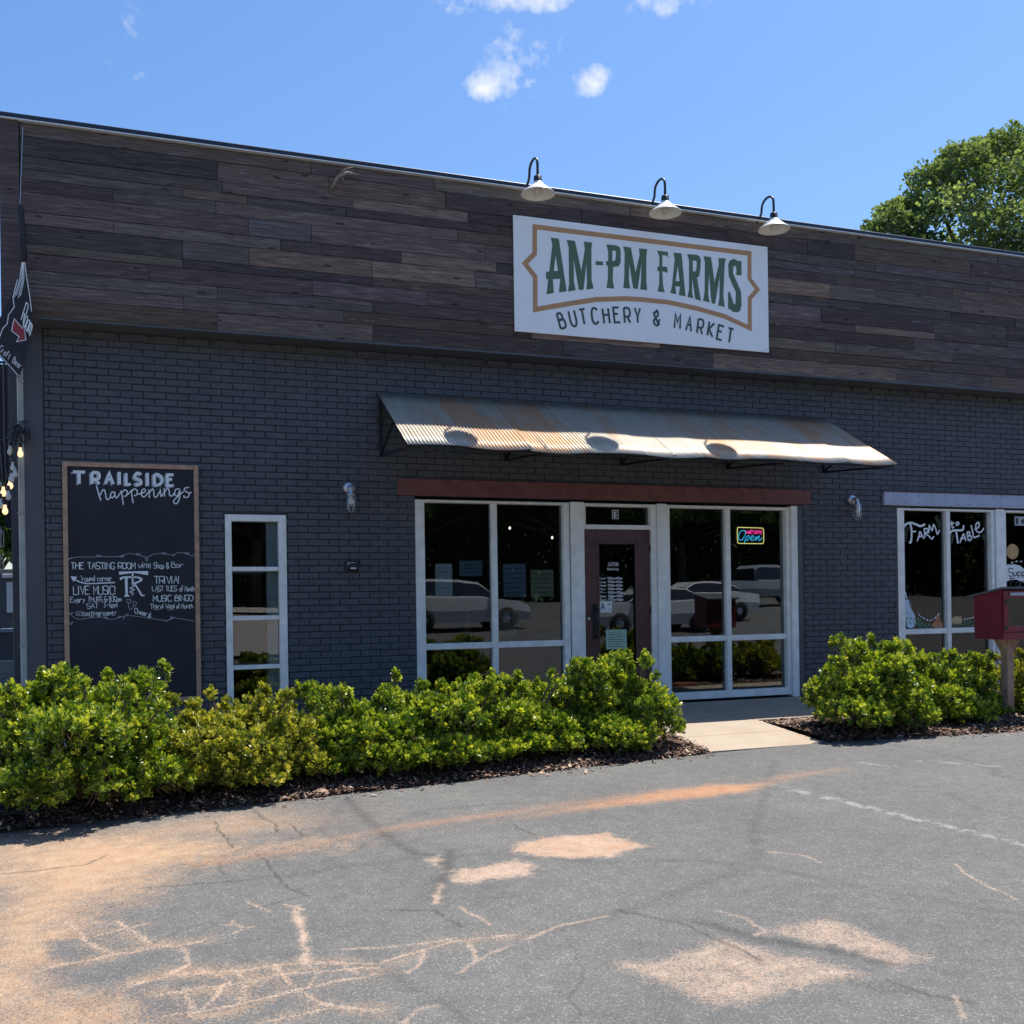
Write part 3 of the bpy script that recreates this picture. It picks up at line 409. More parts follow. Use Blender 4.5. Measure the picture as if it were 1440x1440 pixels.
# ------------------------------------------------------------------ mulch beds
MUL = bpy.data.materials.new('mulch_soil'); MUL.use_nodes = True; b = NB(MUL); b.col(b.ramp(b.noise(b.pos(), 40, 6, .7), [(.3, (.03, .017, .012)), (.6, (.09, .052, .035)), (.8, (.17, .11, .08))])); b.b.inputs['Roughness'].default_value = .95; b.bump(b.noise(b.pos(), 55, 5), .9, .02)
CHIP = bpy.data.materials.new('wood_chip'); CHIP.use_nodes = True; b = NB(CHIP); b.col(b.ramp(b.attr('shade')['Fac'], [(0, (.05, .028, .02)), (.45, (.13, .07, .05)), (.75, (.27, .17, .12)), (1, (.50, .38, .28))])); b.b.inputs['Roughness'].default_value = .85
def bed_front(x): return -3.05-.075*np.maximum(0, -.54-x) if np.ndim(x) == 0 else np.where(x < 0, -3.05-.08*np.maximum(0, -.54-x), -3.03-.17*np.minimum(2.4, np.maximum(0, x-.71)))
def bedz(x, y):
    x = np.asarray(x, float); y = np.asarray(y, float); f = bed_front(x); t = np.clip((-1.85-y)/(-1.85-f), 0, 1)
    e = gz(x, y)+.008; z = -.03*(1-t)+e*t+.05*np.sin(np.pi*t)*(.6+.8*fbm(np.stack([x.ravel(), y.ravel()], 1), 2.5, 71).reshape(x.shape)); return z
for (xa, xb) in ((-6.75, -.555), (.725, 9.0)):
    xs = np.arange(xa, xb, .05); ts = np.linspace(0, 1, 34); X, T = np.meshgrid(xs, ts); fr = bed_front(X)+(fbm(np.stack([X.ravel(), 0*X.ravel()], 1), 6, 77).reshape(X.shape)-.5)*.12
    Y = -1.855+(fr+1.855)*T; Z = bedz(X, Y)+(fbm(np.stack([X.ravel(), Y.ravel()], 1), 22, 79).reshape(X.shape)-.5)*.02; Z[-1] = gz(X[-1], Y[-1])-.01
    me = grid_mesh('mulch_bed', X[::-1], Y[::-1], Z[::-1], MUL); struct(link('mulch_bed', me))
def scatter_chips(name, n, pos, zfn, size, mt, flat=.35, shade=None):
    P = pos; n = len(P); L = rng.uniform(.5, 1.3, n)*size; Wd = L*rng.uniform(.18, .5, n); a = rng.uniform(0, 6.283, n); tl = rng.normal(0, flat, n); t2 = rng.normal(0, flat, n)
    z = zfn(P[:,0], P[:,1])+rng.uniform(.002, .016, n); ca, sa = np.cos(a), np.sin(a); V = np.zeros((n, 4, 3))
    for j, (u, v) in enumerate(((-1,-1), (1,-1), (1,1), (-1,1))):
        lx, ly = u*L/2*(1 if v > 0 else .8), v*Wd/2
        V[:,j,0] = P[:,0]+ca*lx-sa*ly; V[:,j,1] = P[:,1]+sa*lx+ca*ly; V[:,j,2] = z+lx*np.sin(tl)+ly*np.sin(t2)+.004
    me = bpy.data.meshes.new(name); me.vertices.add(n*4); me.vertices.foreach_set('co', V.ravel().astype(np.float32)); me.loops.add(n*4); me.loops.foreach_set('vertex_index', np.arange(n*4, dtype=np.int32))
    me.polygons.add(n); me.polygons.foreach_set('loop_start', np.arange(0, n*4, 4, dtype=np.int32)); me.update(calc_edges=True); me.materials.append(mt)
    at = me.attributes.new('shade', 'FLOAT', 'FACE'); at.data.foreach_set('value', (shade if shade is not None else rng.random(n)**1.3).astype(np.float32)); return me
ch = []
for (xa, xb, n) in ((-6.7, -.56, 17000), (.73, 5.2, 11000)):
    x = rng.uniform(xa, xb, n); t = rng.random(n)**.6; f = bed_front(x); y = -1.87+(f+1.87-.0)*t+np.where(rng.random(n) < .10, -rng.random(n)**2*.22, 0); ch.append(np.stack([x, y], 1))
ch = np.concatenate(ch)
def chz(x, y): return np.where(y < bed_front(x)+.01, gz(x, y), bedz(x, y))
o = link('wood_chips', scatter_chips('wood_chips', len(ch), ch, chz, .042, CHIP)); tag(o, 'loose brown and tan wood chip mulch under the shrubs', 'mulch'); struct(o, 'stuff')
# ------------------------------------------------------------------ building
B = thing('brick_building', 'long single-storey dark painted brick shop building with weathered plank fascia', 'building', (0, 0, 0))
mb = MB()   # mortar wall behind the bricks, with openings
OPEN = [(-4.525, -3.893, .09, 2.237), (-2.474, 2.69, .0, 2.475), (4.208, 8.3, .0, 2.495)]
def wall(mb, y0, y1, x0, x1, z0, z1):
    xs = sorted({x0, x1}|{v for o in OPEN for v in o[:2]})
    for a, c in zip(xs[:-1], xs[1:]):
        m_ = (a+c)/2; hit = [o for o in OPEN if o[0] < m_ < o[1]]
        if hit:
            o = hit[0]; mb.box(a, c, y0, y1, o[3], z1)
            if o[2] > z0: mb.box(a, c, y0, y1, z0, o[2])
        else: mb.box(a, c, y0, y1, z0, z1)
wall(mb, .0, .22, -6.238, 12.0, -.25, 5.87); mb.box(-6.42, -6.238, .0, .22, -.25, 5.87); mb.box(-6.42, -6.2, .22, 9, -.25, 5.87); mb.box(11.8, 12, .22, 9, -.25, 5.87); mb.box(-6.42, 12, 9, 9.2, -.25, 5.87)
core = mb.obj('brick_wall', MORTAR, B)
mb = MB(); mb.box(-6.7, 12.2, -.28, 9.3, 5.88, 5.925); mb.obj('roof', ROOFG, B)
mb = MB(); mb.bbox(-6.42, -6.242, -.024, -.002, -.2, 4.08, .004); mb.obj('corner_board', DARKPAINT, B)
mb = MB(); mb.bbox(2.594, 2.688, -.012, .16, .0, 2.473, .004); mb.obj('window_side_trim', DARKPAINT, B)
BL, BH, BX, BZ, JT = .22, .0713, -3.6592, 1.481, .0105
bricks = []
for n in range(-21, 40):
    z0 = BZ+n*BH; z1 = z0+BH
    if z0 > 4.2: break
    ph = BX+(.0 if n % 2 == 0 else BL/2); k = math.floor((-6.238-ph)/BL)
    while ph+k*BL < 12:
        a = max(ph+k*BL, -6.238); c = min(ph+(k+1)*BL, 12); k += 1
        if c-a < .03: continue
        segs = [(a, c)]
        for o in OPEN:
            if z0+.03 < o[3] and z1-.03 > o[2]:
                ns = []
                for s_, e_ in segs:
                    if e_ <= o[0] or s_ >= o[1]: ns.append((s_, e_)); continue
                    if s_ < o[0]: ns.append((s_, o[0]))
                    if e_ > o[1]: ns.append((o[1], e_))
                segs = ns
        for s_, e_ in segs:
            if e_-s_ > .03: bricks.append((s_, e_, z0, z1))
CP = Vector((-5.264, -10.85, 1.289))
def vis(q):
    x = (q[0]+q[1])/2; z = (q[2]+q[3])/2
    if x > 6.4 or z < .95 or z > 4.0 or (-6.09 < x < -4.78 and z < 2.76) or abs(x+6.238) < .05: return 1e9
    if -2.9 < x < 3.1 and 2.5 < z < 3.65: return 1e9
    if q[1]-q[0] < .15: return 1e9
    return (Vector((x, 0, z))-CP).length
order = sorted(range(len(bricks)), key=lambda i: vis(bricks[i])); single = set(order[:300])
ubm = MB(); ubm.bbox(0, BL-JT, -.013, .004, 0, BH-JT, .0022); me_full = None
stuff = MB()
for i, (a, c, z0, z1) in enumerate(bricks):
    dy = random.gauss(0, .0012); dz = random.gauss(0, .0007)
    if i in single:
        if abs((c-a)-BL) < .001:
            if me_full is None: o = ubm.obj('brick', BRICK, core); me_full = o.data
            else: o = link('brick', me_full, core)
        else: m2 = MB(); m2.bbox(0, c-a-JT, -.013, .004, 0, BH-JT, .0022); o = m2.obj('brick', BRICK, core)
        o.location = (a+JT/2, dy, z0+JT/2+dz); o.rotation_euler.y = random.gauss(0, .0012)
    else: stuff.box(a+JT/2, c-JT/2, -.013+dy, .004, z0+JT/2+dz, z1-JT/2+dz)
struct(stuff.obj('brick_courses', BRICK, core), 'stuff')
# fascia of reclaimed planks
ZB = [5.915, 5.79, 5.60, 5.48, 5.385, 5.255, 5.07, 4.95, 4.765, 4.675, 4.515, 4.385, 4.255, 4.075]
mb = MB(); mb.box(-6.56, 12.1, -.32, -.02, 4.085, 5.912); fas = mb.obj('fascia', mat('fascia_backing', (.025, .022, .028), .9, var=.1), B)
rows = [[] for _ in range(13)]
for (x, z) in JOINTS:
    r = min(range(13), key=lambda i: abs((ZB[i]+ZB[i+1])/2-z)); rows[r].append(x)
TAN = [(-1.42, -.1, 4.17), (1.95, 3.6, 4.17), (-1.5, .55, 4.30), (4.55, 4.95, 4.63)]
for r in range(13):
    js = sorted(rows[r]); js2 = []
    for x in js:
        if not js2 or x-js2[-1] > .5: js2.append(x)
    pts = [-6.385]+[x for x in js2 if x > -6.0]; out_ = [pts[0]]
    for x in pts[1:]+[12.0]:
        while x-out_[-1] > 2.9: out_.append(out_[-1]+random.uniform(1.0, 2.4))
        if x-out_[-1] > .3: out_.append(x)
    out_[-1] = 12.0
    for a, c in zip(out_[:-1], out_[1:]):
        z1, z0 = ZB[r], ZB[r+1]; yf = -.35+random.uniform(-.006, .006); m2 = MB(); m2.bbox(a+.002, c-.002, yf, -.318, z0+.002, z1-.0025, .0025); o = m2.obj('plank', PLANK, fas)
        g = random.uniform(.55, 1.25); cc = (g*random.uniform(.92, 1.1), g, g*random.uniform(.95, 1.2)); xm = (a+c)/2; zm = (z0+z1)/2
        for (ta, tb, tz) in TAN:
            if ta < xm < tb and z0 < tz < z1: cc = (1.9, 1.65, 1.25)
        if random.random() < .12: cc = (1.55*g, 1.4*g, 1.3*g)
        o.color = (*cc, 1)
m2 = MB(); m2.bbox(-6.56, -6.39, -.37, -.315, 4.0, 5.918, .004); o = m2.obj('plank', PLANK, fas); o.color = (.75, .75, .9, 1)
mb = MB(); mb.bbox(-6.6, 12.15, -.40, -.2, 5.932, 5.977, .006); cop = mb.obj('coping', COPING, B)
mb = MB(); mb.box(-6.6, 12.15, -.3985, -.3, 5.921, 5.9305); mb.obj('drip_edge', FLASH, cop)
mb = MB(); mb.box(-6.56, 12.1, -.345, -.003, 4.055, 4.083); mb.obj('soffit', DARKPAINT, B)
for k in range(60):   # short ledger blocks under the soffit
    x = -6.1+k*.30; mb = MB() if k == 0 else mb
    mb.bbox(x, x+.235, -.035, -.002, 4.0, 4.05, .004)
struct(mb.obj('ledger_blocks', DARKPAINT, B), 'stuff')
# openings: frames, mullions, panes
def frame_rect(mb, x0, x1, z0, z1, t, y0, y1, tb=None, tl=None, tr=None, tt=None):
    tl = t if tl is None else tl; tr = t if tr is None else tr; tb = t if tb is None else tb; tt = t if tt is None else tt
    mb.bbox(x0, x0+tl, y0, y1, z0, z1, .004); mb.bbox(x1-tr, x1, y0, y1, z0, z1, .004)
    mb.bbox(x0+tl, x1-tr, y0+.003, y1, z1-tt, z1, .004); mb.bbox(x0+tl, x1-tr, y0+.003, y1, z0, z0+tb, .004)
def pane(parent, x0, x1, z0, z1, y=.062):
    m2 = MB(); m2.box(x0-.006, x1+.006, y, y+.006, z0-.006, z1+.006); return m2.obj('pane', GLASS, parent)
def window(x0, x1, z0, z1, tl, tr, tt, tb, mull, rails, y=-.008, mw=.068, rw=.07):
    m2 = MB(); frame_rect(m2, x0, x1, z0, z1, .07, y, .12, tb=tb, tl=tl, tr=tr, tt=tt); W_ = m2.obj('window', WHITEF, B)
    gx = [x0+tl]+sum([[m, m+mw] for m in mull], [])+[x1-tr]; gzs = [z0+tb]+sum([[r-rw/2, r+rw/2] for r in sorted(rails)], [])+[z1-tt]
    for m in mull: m2 = MB(); m2.bbox(m, m+mw, y+.012, .1, z0+tb, z1-tt, .004); m2.obj('mullion', WHITEF, W_)
    for i in range(0, len(gx), 2):
        for r in sorted(rails): m2 = MB(); m2.bbox(gx[i], gx[i+1], y+.018, .095, r-rw/2, r+rw/2, .004); m2.obj('rail', WHITEF, W_)
        for j in range(0, len(gzs), 2): pane(W_, gx[i], gx[i+1], gzs[j], gzs[j+1])
    return W_
window(-4.525, -3.893, .09, 2.237, .066, .082, .07, .07, [], [.623, 1.143, 1.663], mw=.05, rw=.045, y=-.02)
window(-2.474, -.597, .03, 2.44, .11, .075, .03, .09, [-1.566], [.78])
window(.70, 2.494, .03, 2.44, .044, .062, .035, .09, [1.545], [.78])
window(4.208, 5.90, .03, 2.47, .118, .06, .03, .09, [5.056], [.79])
window(6.0, 7.75, .03, 2.47, .11, .06, .03, .09, [6.85], [.79])
for (a, c, zt, y) in ((-.585, -.413, 2.45, -.03), (.565, .70, 2.45, -.03), (2.496, 2.592, 2.46, -.035), (5.968-.06, 6.06, 2.48, -.03)):
    m2 = MB(); m2.bbox(a, c, y, .14, .0, zt, .006); m2.obj('post', WHITEP, B)
m2 = MB(); m2.box(-2.474, -2.47, .0, .2, 0, 2.46)
TR = MB(); frame_rect(TR, -.411, .563, 2.13, 2.44, .03, -.004, .12, tb=.055, tt=.035, tr=.08); trf = TR.obj('transom_window', WHITEF, B); pane(trf, -.381, .483, 2.187, 2.405)
m2 = MB(); m2.bbox(.487, .563, -.004, .12, .0, 2.13, .004); m2.obj('door_jamb', WHITEF, B)
m2 = MB(); frame_rect(m2, -.408, .484, .02, 2.125, .19, .03, .075, tb=.35, tt=.155); door = m2.obj('door', DOORW, B)
pane(door, -.218, .294, .37, 1.97, .05)
m2 = MB(); frame_rect(m2, -.222, .298, .366, 1.974, .022, .022, .029); m2.obj('glazing_bead', DOORW, door)
m2 = MB(); m2.tube([(-.262, .02, .84), (-.262, -.055, .86), (-.262, -.062, 1.0), (-.262, -.055, 1.14), (-.262, .02, 1.18)], .014, 8); m2.bbox(-.295, -.23, .018, .03, .80, 1.24, .004); m2.lathe([(.0, .03), (.02, .028), (.022, .0)], (-.262, .01, 1.2), 12, 'y'); m2.obj('handle', BLACKM, door)
m2 = MB(); m2.lathe([(.0, .022), (.017, .02), (.021, .0)], (-.352, .028, 1.06), 14, 'y'); m2.obj('lock', STEEL, door)
m2 = MB(); m2.bbox(-.408, .484, -.02, .12, .0, .018, .004); m2.obj('threshold', STEEL, B)
m2 = MB()
for hz in (.35, 1.15, 1.9): m2.tube([(.487, .026, hz-.05), (.487, .026, hz+.05)], .008, 6)
m2.obj('hinge', BLACKM, door)
m2 = MB(); m2.bbox(-2.676, 2.70, -.045, .1, 2.478, 2.668, .006); lint = m2.obj('lintel', REDWOOD, B)
m2 = MB(); m2.bbox(2.703, 2.812, -.03, .1, 2.482, 2.665, .006); m2.obj('lintel_end_block', REDWOOD, lint)
def bolts(x0, x1, step, zs, y, parent):
    m3 = MB(); x = x0
    while x < x1:
        for z in zs: m3.lathe([(0, .004), (.006, .003), (.007, 0)], (x, y, z), 8, 'y')
        x += step
    o = m3.obj('bolt_heads', BLACKM, parent); struct(o, 'stuff')
bolts(-2.5, 2.6, .42, (2.53, 2.62), -.046, lint)
m2 = MB(); m2.bbox(3.962, 5.985, -.05, .1, 2.497, 2.678, .006); m2.bbox(5.99, 9.0, -.05, .1, 2.497, 2.678, .006); l2 = m2.obj('lintel', BLUEBEAM, B); l2['label'] = 'pale blue grey painted beam over the right shop windows'
m2 = MB(); m2.bbox(3.95, 9.0, -.06, .02, 2.68, 2.688, .002); m2.obj('lintel_cap', REDWOOD, l2)
bolts(4.1, 8.5, .22, (2.53, 2.64), -.051, l2)
# interiors behind the glass
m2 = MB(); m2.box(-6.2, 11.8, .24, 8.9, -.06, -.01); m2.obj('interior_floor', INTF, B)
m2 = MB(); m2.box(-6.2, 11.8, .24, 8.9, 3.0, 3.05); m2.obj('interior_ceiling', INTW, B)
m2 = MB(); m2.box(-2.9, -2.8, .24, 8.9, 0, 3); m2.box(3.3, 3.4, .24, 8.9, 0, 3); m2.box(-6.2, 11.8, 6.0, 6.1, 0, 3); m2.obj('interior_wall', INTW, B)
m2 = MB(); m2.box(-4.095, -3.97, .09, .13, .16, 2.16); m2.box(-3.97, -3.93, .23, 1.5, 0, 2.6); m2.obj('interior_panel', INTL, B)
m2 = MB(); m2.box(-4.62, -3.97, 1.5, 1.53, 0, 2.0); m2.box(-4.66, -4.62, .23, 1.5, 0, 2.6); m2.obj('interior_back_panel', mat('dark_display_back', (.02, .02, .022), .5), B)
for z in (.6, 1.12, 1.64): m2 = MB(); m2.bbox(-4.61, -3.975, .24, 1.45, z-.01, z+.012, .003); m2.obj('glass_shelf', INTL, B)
# ------------------------------------------------------------------ lettering: a single-stroke hand alphabet (x 0-4, y: baseline 2, cap 9)
GL = {'A':"02 29 42;15 35",'B':"02 09;~09 29 38 36 06;~06 36 45 43 32 02",'C':"~48 39 19 07 04 12 32 43",'D':"02 09;~09 29 47 44 22 02",'E':"49 09 02 42;06 36",'F':"49 09 02;06 36",'G':"~48 39 19 07 04 12 32 44;45 25",'H':"02 09;42 49;06 46",'I':"02 09",'K':"02 09;49 05;15 42",'L':"09 02 42",'M':"02 09 25 49 42",'N':"02 09 42 49",'O':"~29 08 04 22 44 47 29",'P':"02 09;~09 39 48 46 35 05",'R':"02 09;~09 39 48 46 35 05;25 42",'S':"~48 39 19 08 06 35 44 43 32 12 03",'T':"09 49;29 22",'U':"~09 04 12 32 44 49",'V':"09 22 49",'W':"09 12 26 32 49",'Y':"09 25 49;25 22",'&':"42 07 ~18 29 37 04 12 32 45",'!':"09 04;03 02",'-':"05 35",':':"06 07;03 04","'":"09 07",
'a':"~35 26 16 04 12 22 34;36 33 42",'b':"09 02;~05 26 35 33 22 02",'c':"~35 26 16 04 12 32",'d':"~35 26 05 03 12 23 35;39 32",'e':"~04 34 36 16 04 13 22 42",'f':"~38 29 18 12;06 36",'g':"~35 26 16 04 12 23 35;~36 31 20 00",'h':"09 02;~05 26 35 32",'i':"06 02;08 07",'k':"09 02;36 04;14 32",'l':"09 02",'m':"06 02;~05 16 25 22;~25 36 45 42",'n':"06 02;~05 26 35 32",'o':"~26 05 03 12 32 34 35 26",'p':"06 00;~05 26 35 33 22 03",'r':"06 02;~04 16 36",'s':"~35 26 15 24 33 22 02",'t':"18 12 32;06 36",'u':"~06 03 12 23 36;36 32",'v':"06 22 46",'w':"06 12 24 32 46",'x':"06 42;46 02",'y':"06 23;36 00",
'0':"~29 08 04 22 44 47 29",'1':"17 29 22",'2':"~08 29 38 36 02;02 42",'3':"~08 29 38 26 34 22 03",'4':"32 39 04 44",'5':"~39 09 06 26 35 33 22 02",'6':"~38 19 05 13 32 44 35 15 05",'7':"09 49 12",'8':"~26 08 29 38 26 04 22 44 26",'9':"~36 15 08 29 38 36 22",' ':""}
def adv(ch): return {' ':3,'I':1.6,'i':1.6,'l':1.6,"'":1.4,'!':1.6,':':1.6}.get(ch, 4.6 if (ch.isupper() or ch == '&') else 4.1 if ch not in 'mw' else 5)
def text_strokes(t):
    out = []; x = 0
    for ch in t:
        for st in GL.get(ch, '').split(';'):
            if not st.strip(): continue
            smo = '~' in st; pts = [(x+int(q[0]), int(q[1])-2) for q in st.replace('~', '').split()]; out.append((pts, smo))
        x += adv(ch)
    return out, x-.6
def write(mb, t, x0, x1, z, h, y, w, slope=0, jit=0.0, slant=0):
    st, L = text_strokes(t); sx = (x1-x0)/max(L, .1); sz = h/7
    for pts, smo in st:
        P = [(x0+(px*sx)+slant*pz*sz+random.gauss(0, jit), z+pz*sz+slope*px*sx+random.gauss(0, jit)) for px, pz in pts]; mb.ribbon(P, w, y, smooth=smo)
def fonttext(mb, s, x0, x1, z0, z1, y, mi=0, bold=0):
    cu = bpy.data.curves.new('lettering', 'FONT'); cu.body = s; cu.size = 1; cu.offset = bold; cu.resolution_u = 3
    ob = bpy.data.objects.new('lettering', cu); C.objects.link(ob); dg = bpy.context.evaluated_depsgraph_get(); me = bpy.data.meshes.new_from_object(ob.evaluated_get(dg))
    co = [v.co.copy() for v in me.vertices]; ax = [c.x for c in co]; ay = [c.y for c in co]
    if co:
        kx = (x1-x0)/(max(ax)-min(ax)); ky = (z1-z0)/(max(ay)-min(ay))
        mb.add([(x0+(c.x-min(ax))*kx, y, z0+(c.y-min(ay))*ky) for c in co], [list(p.vertices) for p in me.polygons], mi)
    bpy.data.objects.remove(ob); bpy.data.meshes.remove(me)
# ------------------------------------------------------------------ main sign
sg = thing('shop_sign', 'large white rectangular board with green AM-PM FARMS lettering fixed to the plank fascia', 'sign', (0, 0, 0))
mb = MB(); mb.bbox(-1.388, 1.958, -.378, -.362, 4.312, 5.617, .002); mb.obj('panel', SIGNW, sg)
for (sx, sz) in ((-1.35, 5.58), (1.92, 5.58), (-1.35, 4.35), (1.92, 4.35), (.28, 5.58), (.28, 4.35)): mb = MB(); mb.lathe([(0, .003), (.008, .002), (.009, 0)], (sx, -.378, sz), 10, 'y'); mb.obj('screw', STEEL, sg)
mb = MB()
for g in SIGN_GLYPHS: mb.poly(g[0], -.3805, holes=g[1:], th=.002)
mb.obj('green_lettering', SIGNG, sg)
mb = MB(); mb.ribbon(SIGN_BORDER, .056, -.380, smooth=False, closed=True); mb.obj('copper_border', SIGNO, sg)
mb = MB(); word = 'BUTCHERY&MARKET'
for i, ch in enumerate(word):
    x, z = SIGN_SUB[i]; a = SIGN_SUB[max(0, i-1)]; c = SIGN_SUB[min(len(word)-1, i+1)]; th = math.atan2(c[1]-a[1], c[0]-a[0]); st, L = text_strokes(ch)
    hw, hh = .036, .086
    for pts, smo in st:
        P = []
        for px, pz in pts: lx = (px/4-.5)*2*hw; lz = (pz/7-.5)*2*hh; P.append((x+lx*math.cos(th)-lz*math.sin(th), z+lx*math.sin(th)+lz*math.cos(th)))
        mb.ribbon(P, .025, -.381, smooth=smo)
mb.obj('small_lettering', SIGNT, sg)
# ------------------------------------------------------------------ gooseneck lamps
def gooseneck(x, z, label):
    t = thing('gooseneck_lamp', label, 'barn lamp', (x, 0, z), 'gooseneck lamps over the shop sign')
    m = MB()
    P = [(0, -.31, .225), (0, -.36, .23), (0, -.41, .25), (0, -.445, .29)]
    for k in range(0, 11): q = math.pi*k/10; P.append((0, -.575+.122*math.cos(q), .345+.09*math.sin(q)))
    P += [(0, -.70, .30), (0, -.70, .21)]
    m.tube(P, .0145, 8); m.lathe([(0, .012), (.03, .01), (.032, 0)], (0, -.32, .225), 12, 'y'); m.obj('arm', BLACKM, t, True)
    m = MB(); m.lathe([(0, .205), (.03, .205), (.044, .195), (.046, .140), (.05, .13)], (0, -.70, 0), 16); m.obj('socket_cap', BLACKM, t, True)
    m = MB(); m.lathe([(.045, .138), (.062, .112), (.12, .062), (.183, .010), (.188, .0), (.183, .0), (.118, .055), (.058, .102), (.0, .115)], (0, -.70, 0), 28); m.obj('shade', ENAMEL, t, True)
    m = MB(); m.lathe([(.045, .12), (.046, .05), (.036, .0), (0, -.018)], (0, -.70, 0), 14); m.obj('glass_jar', mat('frosted_jar', (.55, .52, .45), .3), t, True)
    return t
gooseneck(-1.215, 5.742, 'leftmost gooseneck lamp with cream shade, above the left end of the shop sign')
gooseneck(.36, 5.722, 'middle gooseneck lamp with cream shade, above the centre of the shop sign')
gooseneck(1.83, 5.70, 'rightmost gooseneck lamp with cream shade, above the right end of the shop sign')
# ------------------------------------------------------------------ awning
AWM = bpy.data.materials.new('corrugated_zinc'); AWM.use_nodes = True; b = NB(AWM)
oi = b.n('ShaderNodeObjectInfo'); n1 = b.noise(b.pos((2.4, .8, .8)), 1.5, 6, .62, .5); n2 = b.noise(b.pos((9, 1.5, 1.5)), 1.2, 5, .7)
c = b.ramp(n2, [(.3, (.38, .33, .26)), (.6, (.50, .44, .36)), (.85, (.60, .555, .48))]); rr = b.ramp(b.math('ADD', b.math('MULTIPLY', n1, 1.0), b.math('MULTIPLY', b.math('SUBTRACT', oi.outputs['Random'], .5), .22)), [(.47, (0, 0, 0)), (.62, (1, 1, 1))])
c = b.mix(b.math('MULTIPLY', rr, .62), c, (.55, .25, .09)); c = b.mix(b.math('MULTIPLY', b.math('GREATER_THAN', n2, .66), .35), c, (.40, .20, .08)); b.col(c)
b.b.inputs['Roughness'].default_value = .42; b.b.inputs['Metallic'].default_value = .32
aw = thing('corrugated_awning', 'long rusty corrugated metal awning over the shop entrance on black brackets', 'awning')
A0_, A1_ = Vector((0, -.015, 3.60)), Vector((0, -1.35, 2.835)); X0, X1 = -2.885, 3.06; NS = 9; dn = Vector((0, -(A1_-A0_).z, (A1_-A0_).y)).normalized(); dn = dn if dn.z > 0 else -dn
sw_ = (X1-X0)/NS; per = .0385
for k in range(NS):
    xa = X0+k*sw_-(.03 if k else 0); xb = X0+(k+1)*sw_; n = int(round((xb-xa)/per*6)); V = []; F = []; ext = random.uniform(-.02, .045) if 0 < k < NS-1 else 0; lift = .003*(k % 2)+.002; sk = random.uniform(-.012, .012)
    NR = 6
    for j in range(NR+1):
        t = j/NR; p = A0_.lerp(A1_+(A1_-A0_).normalized()*ext, t)
        for i in range(n+1):
            x = xa+(xb-xa)*i/n; wv = .0055*math.cos(2*math.pi*x/per)+lift-.022*t*math.sin(math.pi*(i/n))*(1 if k % 3 else -.4)*t+sk*t*(i/n-.5)
            V.append((x, p.y+dn.y*wv, p.z+dn.z*wv))
    for j in range(NR):
        for i in range(n): a = j*(n+1)+i; F.append((a, a+n+1, a+n+2, a+1))
    m = MB(); m.add(V, F); o = m.obj('corrugated_sheet', AWM, aw, True); md = o.modifiers.new('thickness', 'SOLIDIFY'); md.thickness = .0012
def angle_bar(m, p, q, s=.022): m.tube([p, q], s, 4)
for k, x in enumerate([X0+.03, X0+1.5, X0+2.98, X0+4.45, X1-.04]):
    m = MB(); angle_bar(m, (x, -.03, 3.56), (x, -.03, 2.90)); angle_bar(m, (x, -.04, 3.555), (x, -1.31, 2.83)); angle_bar(m, (x, -.04, 2.91), (x, -1.30, 2.815), .016); angle_bar(m, (x, -.05, 2.93), (x, -.66, 3.19), .014); m.obj('bracket', BLACKM, aw)
m = MB()
for (y, z) in ((-.06, 3.53), (-.67, 3.175), (-1.30, 2.82)): angle_bar(m, (X0+.03, y, z-.005), (X1-.04, y, z-.005), .017)
m.obj('purlin', BLACKM, aw)
# ------------------------------------------------------------------ chalkboard
cb = thing('chalkboard', 'tall black chalkboard in a wooden frame with white TRAILSIDE happenings lettering on the brick wall', 'chalkboard')
m = MB(); m.box(-6.04, -4.82, -.034, -.02, .32, 2.69); m.obj('board', NAVYB, cb)
for (a, c, z0, z1) in ((-6.076, -6.03, .30, 2.735), (-4.832, -4.786, .30, 2.735), (-6.03, -4.832, 2.688, 2.735), (-6.03, -4.832, .30, .345)): m = MB(); m.bbox(a, c, -.052, -.018, z0, z1, .003); m.obj('frame_rail', FRAMEW, cb)
YC = -.0355; m = MB()
for t, x0, x1, z, h in TRAIL:
    if t == 'I': m.ribbon([(x0, z), (x0, z+h)], .03, YC, False)
    else: write(m, t, x0+.012, x1-.012, z+.01, h-.02, YC, .028)
for st in HAPPENINGS: m.ribbon(st, .0115, YC-.0005, len(st) > 2)
m.obj('heading_lettering', CHALK, cb)
m = MB()
for t, x0, x1, z, h in TRAIL:
    if t == 'I': m.ribbon([(x0-.016, z-.006), (x0-.016, z+h-.008)], .014, YC+.0006, False)
    else: write(m, t, x0-.008, x1-.03, z-.004, h-.02, YC+.0008, .014)
for st in VINES[:2]: m.ribbon(st, .0045, YC, True)
for st in VINES[3:]: m.ribbon(st, .005, YC, len(st) > 3)
for (x, z) in VINES[0][1::3]+VINES[1][::3]:
    for a in (.6, 2.2): m.ribbon([(x, z), (x+.022*math.cos(a), z+.014*math.sin(a)+.004), (x+.03*math.cos(a), z+.02*math.sin(a))], .008, YC, True)
m.obj('chalk_drawing', CHALKD, cb)
m = MB()
for t, x0, x1, z, h in CHALK_T:
    big = t in ('LIVE MUSIC!', 'THE TASTING ROOM', 'TRIVIA!', 'MUSIC BINGO'); write(m, t, x0, x1, z, h if not t.islower() or t in ('of',) else h*1.15, YC-.0004, .0078 if big else .0056, jit=.0012)
write(m, 'Cheers!', CHEERS[0][0], CHEERS[1][0], CHEERS[0][1]-.01, .05, YC, .006, slope=-.3)
m.obj('chalk_lettering', CHALK, cb); m = MB()
for p in TRLOGO: m.poly(p, YC-.0008)
